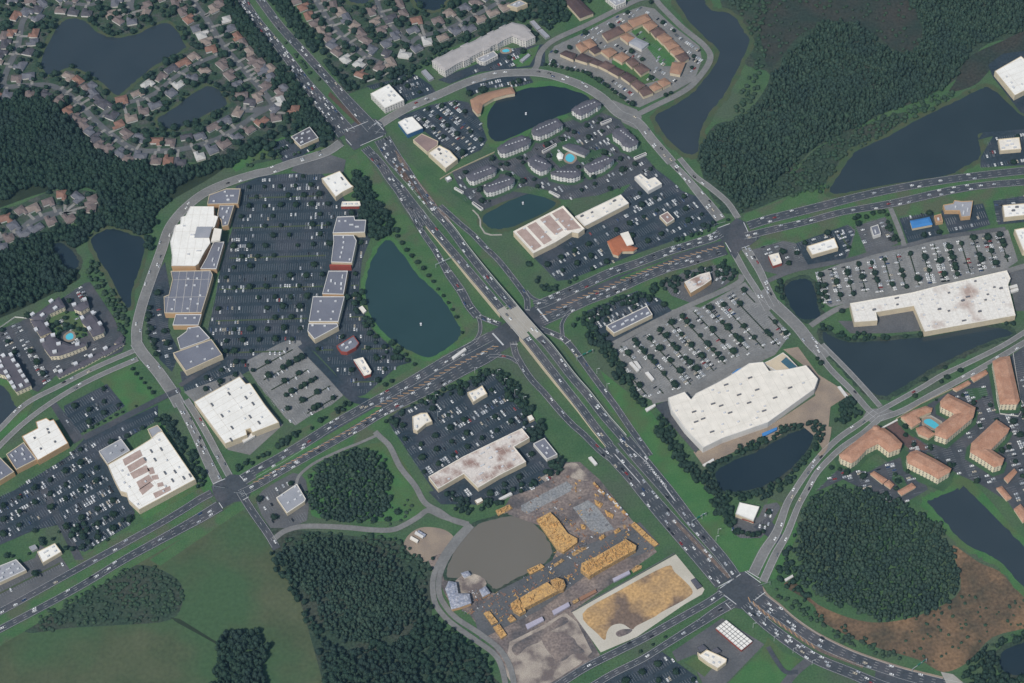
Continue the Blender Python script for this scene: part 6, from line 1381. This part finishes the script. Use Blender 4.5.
line(T('32', '170,30 200,80 270,150 300,190'), 8, 2.8, 'street', 'the home store yard edge', 1)
line(T('32', '560,235 640,190 740,135 860,70 1000,0'), 9, 2.5, 'street', 'the median below the grey pond', .8, .8)
line(T('32', '350,370 270,440 190,540 130,620 90,690'), 12, 2.4, 'street', 'the median of the curving pale road', .8, .7)
line(T('20', '120,215 180,168 300,110 440,42 520,12 590,30 670,112 755,190 775,240 730,312 680,350 560,415'), 8, 2.2, 'street', 'the loop road round the condominiums', .8, .85)
line(T('20', '135,262 200,275 300,300 400,365 490,430'), 7, 2.3, 'street', 'the lower edge of the condominium ring', .8, .9)
line(T('20', '560,545 620,620 680,690'), 8, 2.0, 'street', 'the median above the right crossing', .6)
line(P('640,653 672,634 700,618 718,606'), 16, 1.8, 'street', 'the median below the bare building pad', .4)
line(P('598,660 650,631 704,600'), 9, 1.7, 'street', 'the lower edge of the bare building pad', .8)
line(T('12', '470,380 540,440 620,540 690,640'), 11, 2.3, 'street', 'the lane behind the small loop wood', 1.5)
line(T('12', '480,60 620,80 660,110 640,140 540,170 470,210'), 10, 2.4, 'street', 'the boulevard below the teal pond', 3)
line(T('01', '620,330 600,430 590,520'), 26, 1.6, 'street', 'the pale road round the plaza', .5)
line(P('375,500 395,520 300,525 290,530'), 16, 2.6, 'street', 'the concrete drive', 1)
line(P('438,575 437,592 441,604 452,618 478,636 500,654'), 9, 2.0, 'street', 'the median of the site loop road', .5)
line(P('432,560 430,590 434,612 448,628 470,645 492,662'), 12, 2.2, 'street', 'the left side of the site loop road', 1)
line(T('31', '340,200 470,170 480,215 500,250 520,290'), 8, 2.6, 'street', 'the tiny grey-roofed bank', 2)
line(T('31', '60,400 170,385 300,360 440,330 560,300 700,268 900,240'), 12, 2.3, 'street', 'the drive above the supercenter lot', 1)
line(T('31', '300,560 240,560 200,600'), 12, 2.5, 'street', 'the drive left of the supercenter', 2)
line(T('22', '370,10 420,90 470,170 520,250'), 9, 2.8, 'street', 'the home store lot edge', 2.5)
line(P('893,401 918,385 941,372 968,359 1000,346'), 5, 2.7, 'dense', 'the bank below the grey pond', 1.2, .85)
line(T('30', '330,600 480,540 620,480 760,400 870,340'), 22, 1.6, 'brush', 'the grey pond shore', 2, .5)
line(Z(830, 400, '0,560 60,560 200,560'), 10, 2, 'street', 'the drives of the tile-roofed apartments', 2)
line(Z(660, 510, '600,190 650,185 680,190 735,215 800,190 850,160'), 6.5, 2.7, 'street', 'the small white shop by the highway', .5)
line(P('128,365 150,390 158,405'), 9, 2.0, 'street', 'the bright lawn', 1)
line(P('60,378 100,362 130,350'), 8, 2.3, 'street', 'the garage rows of the plum-roofed apartments', 1.5)
line(P('85,432 120,414 155,398'), 8, 1.6, 'street', 'the lane above the striped white roof', .5)
scat(P('-20,-20 215,-20 258,20 345,145 250,162 140,158 95,148 60,103 -20,103'), 9.5, 3.3, 'dense', 'the suburb around the blue lakes', .8, 7, 1)
scat(P('262,-20 660,-20 600,-2 535,20 440,50 395,78 345,95 300,50'), 9.5, 3.3, 'dense', 'the suburb right of the top highway', .8, 7, 2)
scat(T('01', '-30,180 60,140 230,75 400,90 410,150 340,190 220,230 90,290 -30,345'), 10, 3.2, 'dense', 'the small court at the left edge', .5, 7, 3)
scat(P('452,172 497,153 600,112 655,165 640,185 600,200 480,215'), 14, 2.0, 'street', 'the charcoal-roofed apartments', .22, 7 + 32 * 0, 4)
scat(T('32', '290,490 540,340 700,200 900,110 1023,40 1023,660 960,660 700,520 520,620'), 15, 2.2, 'street', 'the tile-roofed apartments', .2, 7, 5)
scat(Z(0, 270, '350,390 480,330 600,330 660,420 700,520 600,560 400,500'), 6, 2.2, 'dense', 'the courtyard of the plum-roofed apartments', .6, 7, 6)
scat(P('345,300 365,290 375,330 395,345 412,358 400,365 380,350'), 7, 2.8, 'dense', 'the left bank of the teal pond', .6, 7, 7)
scat(P('785,440 800,432 812,428 830,432 828,455 840,440 835,425'), 6, 2.6, 'dense', 'the yard of the home store', .5, 7, 8)
scat(P('200,345 232,372 245,368 225,352'), 7, 2.2, 'street', 'the lower tip of the left plaza wing', .4, 7, 9)
scat(P('0,560 60,530 135,512 130,528 85,555'), 8, 2.6, 'dense', 'the lower left lots', .5, 7, 10)
scat(P('700,120 735,215 790,200 1020,100 1000,60 900,110'), 16, 2.8, 'brush', 'the brush near the large pine wood', .2, 15, 12)
TREES = [t for t in TREES if -3 < topx(t[0], t[1])[0] < 1027 and -5 < topx(t[0], t[1])[1] < 690]
TREES.sort(key=lambda t: camdist(t[0], t[1]))
rr = random.Random(9); NT_ = {}; near_, rest_ = TREES[:295], TREES[295:]
for x, y, s, k_, d_ in sorted(near_, key=lambda t: -topx(t[0], t[1])[1]):
    NT_[d_] = NT_.get(d_, 0) + 1; h = s * 2 * rr.uniform(.9, 1.15)
    root = bpy.data.objects.new('tree', None); link(root); root.location = (x, y, 0)
    tag(root, '%s green leafy tree from the bottom by %s' % (ordn(NT_[d_] - 1), d_), 'tree', 'trees by ' + d_)
    t_ = bpy.data.objects.new('trunk', TRK); link(t_, root); t_.scale = (1, 1, h / 5)
    c_ = bpy.data.objects.new('crown', rr.choice(CR[k_])); link(c_, root); c_.scale = (s, s, h * .42); c_.location = (0, 0, h * .62); c_.rotation_euler = (0, 0, rr.uniform(0, 6.28))
for kk in ('street', 'dense', 'brush'):
    its = []
    for x, y, s, k_, d_ in rest_:
        if k_ != kk: continue
        h = s * 2 * rr.uniform(.9, 1.15); its.append((rr.randrange(5), rotz(rr.uniform(0, 6.28), (s, s, h * .42)), np.array([x, y, h * .62]))); its.append((5, rotz(0, (1, 1, h / 5)), np.array([x, y, 0])))
    if its: tag(merged('distant_trees', ['leaf_' + kk, 'trunk'], its, [(me, 0) for me in CR[kk]] + [(TRK, 1)]), {'street': 'small planted trees of the farther lots and streets', 'dense': 'leafy trees between the farther houses and banks', 'brush': 'scattered shrubs on the farther shores'}[kk], 'trees', kind='stuff')
print('TREES', len(TREES))
# ------------------------------------------------------------------ gantries, lamps, signals
def gantry(label, a, b_, sign=True, h=7.0, h0=0):
    A_, B_ = np.array(at(*a, 0)), np.array(at(*b_, 0)); c = (A_ + B_) / 2; root = bpy.data.objects.new('sign_gantry', None); link(root); root.location = (*c, 0); tag(root, label, 'sign gantry')
    for q in (A_ - c, B_ - c): m_ = MB(); m_.box(q[0], q[1], 0, .5, .5, h); m_.build('post', 'steel', root)
    m_ = MB()
    for dz in (h, h - 1.1): m_.beam((*(A_ - c), dz), (*(B_ - c), dz), .3, .3)
    n = 10
    for i in range(n):
        p = (A_ - c) + (B_ - A_) * i / n; q = (A_ - c) + (B_ - A_) * (i + 1) / n; m_.beam((*p, h if i % 2 else h - 1.1), (*q, h - 1.1 if i % 2 else h), .18, .18)
    m_.build('truss', 'steel', root)
    if sign:
        for f in (.35, .7): p = (A_ - c) + (B_ - A_) * f; q = (A_ - c) + (B_ - A_) * (f + .22); m_ = MB(); m_.beam((*p, h - .4), (*q, h - .4), .35, 2.6); m_.build('sign_panel', 'sign_green', root)
gantry('green sign gantry over the lower right ramp', (577, 361), (593, 353))
gantry('green sign gantry over the highway near the white shop', (692, 524), (706, 516))
gantry('grey gantry over the upper left ramp', (436, 268), (454, 260), False)
gantry('green sign gantry over the boulevard below the supercenter road', (912, 672), (926, 662))
def lamp(px, py, label, grp, h=10):
    x, y = at(px, py); root = bpy.data.objects.new('street_lamp', None); link(root); root.location = (x, y, 0); tag(root, label, 'street lamp', grp)
    m_ = MB(); m_.cyl(0, 0, 0, .22, h, 6, .14); m_.build('pole', 'unit_metal', root); m_ = MB(); m_.beam((0, 0, h), (2.2, 0, h + .3), .2, .2); m_.build('arm', 'unit_metal', root); m_ = MB(); m_.box(2.6, 0, h + .15, 1.2, .6, .3); m_.build('lamp_head', 'unit_metal', root)
for i, (x, y) in enumerate(((753, 628), (774, 641), (793, 653), (765, 622), (812, 665))): lamp(x, y, '%s pale lamp post along the lower edge of the bottom right highway' % ordn(i), 'lamp posts of the bottom right highway')
for i, (x, y) in enumerate(((702, 519), (716, 541), (718, 534), (597, 374), (607, 389))): lamp(x, y, '%s pale lamp post on the grass right of the lower highway' % ordn(i), 'lamp posts right of the lower highway')
for i, (x, y) in enumerate(((401, 395), (438, 417), (475, 373), (498, 375), (505, 384), (515, 395), (524, 402), (436, 400))): lamp(x, y, '%s pale lamp post of the retail row lot' % ordn(i), 'lamp posts of the retail row lot')
def signal(px, py, rz, label):
    x, y = at(px, py); root = bpy.data.objects.new('traffic_signal', None); link(root); root.location = (x, y, 0); root.rotation_euler = (0, 0, rz); tag(root, label, 'traffic signal', 'traffic signals at the crossings')
    m_ = MB(); m_.cyl(0, 0, 0, .25, 7, 6, .18); m_.build('pole', 'steel', root); m_ = MB(); m_.beam((0, 0, 6.6), (14, 0, 6.8), .22, .22); m_.build('mast_arm', 'steel', root)
    for k in (6, 9.5, 13): m_ = MB(); m_.box(k, 0, 5.6, .45, .4, 1.2); m_.build('signal_head', 'unit_dark', root)
for n_, c_ in (('top', ((345, 133, -.4), (386, 137, 2.8))), ('left', ((214, 489, -.3), (247, 497, 2.9))), ('right', ((714, 228, 0.2), (756, 241, 3.2))), ('bottom', ((718, 590, 0.3), (770, 585, 3.4)))):
    for i, (x, y, a) in enumerate(c_): signal(x, y, a, 'traffic signal on the %s side of the %s crossing' % (('left', 'right')[i], n_))
def fountain(px, py, label):
    x, y = at(px, py); root = bpy.data.objects.new('fountain', None); link(root); root.location = (x, y, .1); tag(root, label, 'fountain')
    m_ = MB(); m_.cyl(0, 0, 0, 1.2, .4, 10); m_.build('float_ring', 'unit_metal', root); m_ = MB(); m_.cyl(0, 0, .4, .2, 2.4, 8, 1.3); m_.build('spray', 'unit_metal', root)
fountain(421, 325, 'small white fountain in the teal pond'); fountain(526, 114.5, 'small white fountain in the dark round pond'); fountain(523, 204, 'small fountain in the small teal pond')
def fence(label, pp, m='white_wall', h=1.9, grp=None):
    g = G(pp); c = np.mean(g, 0); root = bpy.data.objects.new('fence', None); link(root); root.location = (*c, 0); tag(root, label, 'fence', grp)
    for i, (a, b_) in enumerate(zip(g, g[1:])): m_ = MB(); m_.beam((a[0] - c[0], a[1] - c[1], h / 2), (b_[0] - c[0], b_[1] - c[1], h / 2), .3, h); m_.build('fence_run', m, root)
fence('white fence below the last houses beside the white square office', T('10', '445,328 500,310 540,288'))
fence('long pale fence behind the plum-roofed apartments', Z(0, 270, '-10,470 120,378 240,388'))
fence('pale fence along the upper side of the tile-roofed apartments', Z(896, 350, '0,552 200,430 450,310'), 'beige_concrete')
fence('pale fence between the charcoal apartments and the dark lot', Z(440, 130, '0,395 110,330 250,265 435,180'), 'beige_concrete')
fence('pale wall along the right drive of the tile-roofed apartments', Z(896, 350, '930,30 955,200 990,400 1010,430'), 'white_wall')
fence('pale wall between two tile-roofed apartment blocks', Z(896, 350, '775,130 800,400 825,510 970,530 1010,470'), 'white_wall')
fence('dark site fence above the bare building pad', T('23', '235,402 420,300 650,168'), 'unit_dark')
MARK.build('road_markings', 'white_line')['kind'] = 'structure'
# ------------------------------------------------------------------ light
W = bpy.data.worlds.new('World'); S.world = W; W.use_nodes = True; nt = W.node_tree
SEL, SAZ = math.radians(52), math.radians(215)       # azimuth clockwise from +Y
sky = nt.nodes.new('ShaderNodeTexSky'); sky.sky_type = 'NISHITA'; sky.sun_disc = False
sky.sun_elevation = SEL; sky.sun_rotation = SAZ
nt.links.new(sky.outputs[0], nt.nodes['Background'].inputs[0]); nt.nodes['Background'].inputs[1].default_value = .085
sl = bpy.data.lights.new('sun', 'SUN'); sl.energy = 3.2; sl.angle = math.radians(6); sl.color = (1, .965, .91)
so = bpy.data.objects.new('sun', sl); link(so)
d = Vector((math.sin(SAZ) * math.cos(SEL), math.cos(SAZ) * math.cos(SEL), math.sin(SEL)))
so.rotation_euler = d.to_track_quat('Z', 'Y').to_euler()
hz = MB(); hz.box(0, 0, -1, 9600, 9600, 2100)
hb_ = hz.build('haze', 'tyre'); hb_['kind'] = 'stuff'; hm = bpy.data.materials.new('haze_air'); hm.use_nodes = True; n_ = hm.node_tree
n_.nodes.remove(n_.nodes['Principled BSDF']); pv = n_.nodes.new('ShaderNodeVolumePrincipled')
pv.inputs['Color'].default_value = (.38, .72, 1.0, 1); pv.inputs['Density'].default_value = 0.000028; pv.inputs['Anisotropy'].default_value = .2
n_.links.new(pv.outputs[0], n_.nodes['Material Output'].inputs['Volume']); hb_.data.materials.clear(); hb_.data.materials.append(hm)
vs = S.view_settings; S.display_settings.display_device = 'sRGB'; vs.view_transform = 'Standard'; vs.look = 'None'; vs.exposure = .18; vs.gamma = 1
S.render.engine = 'CYCLES'
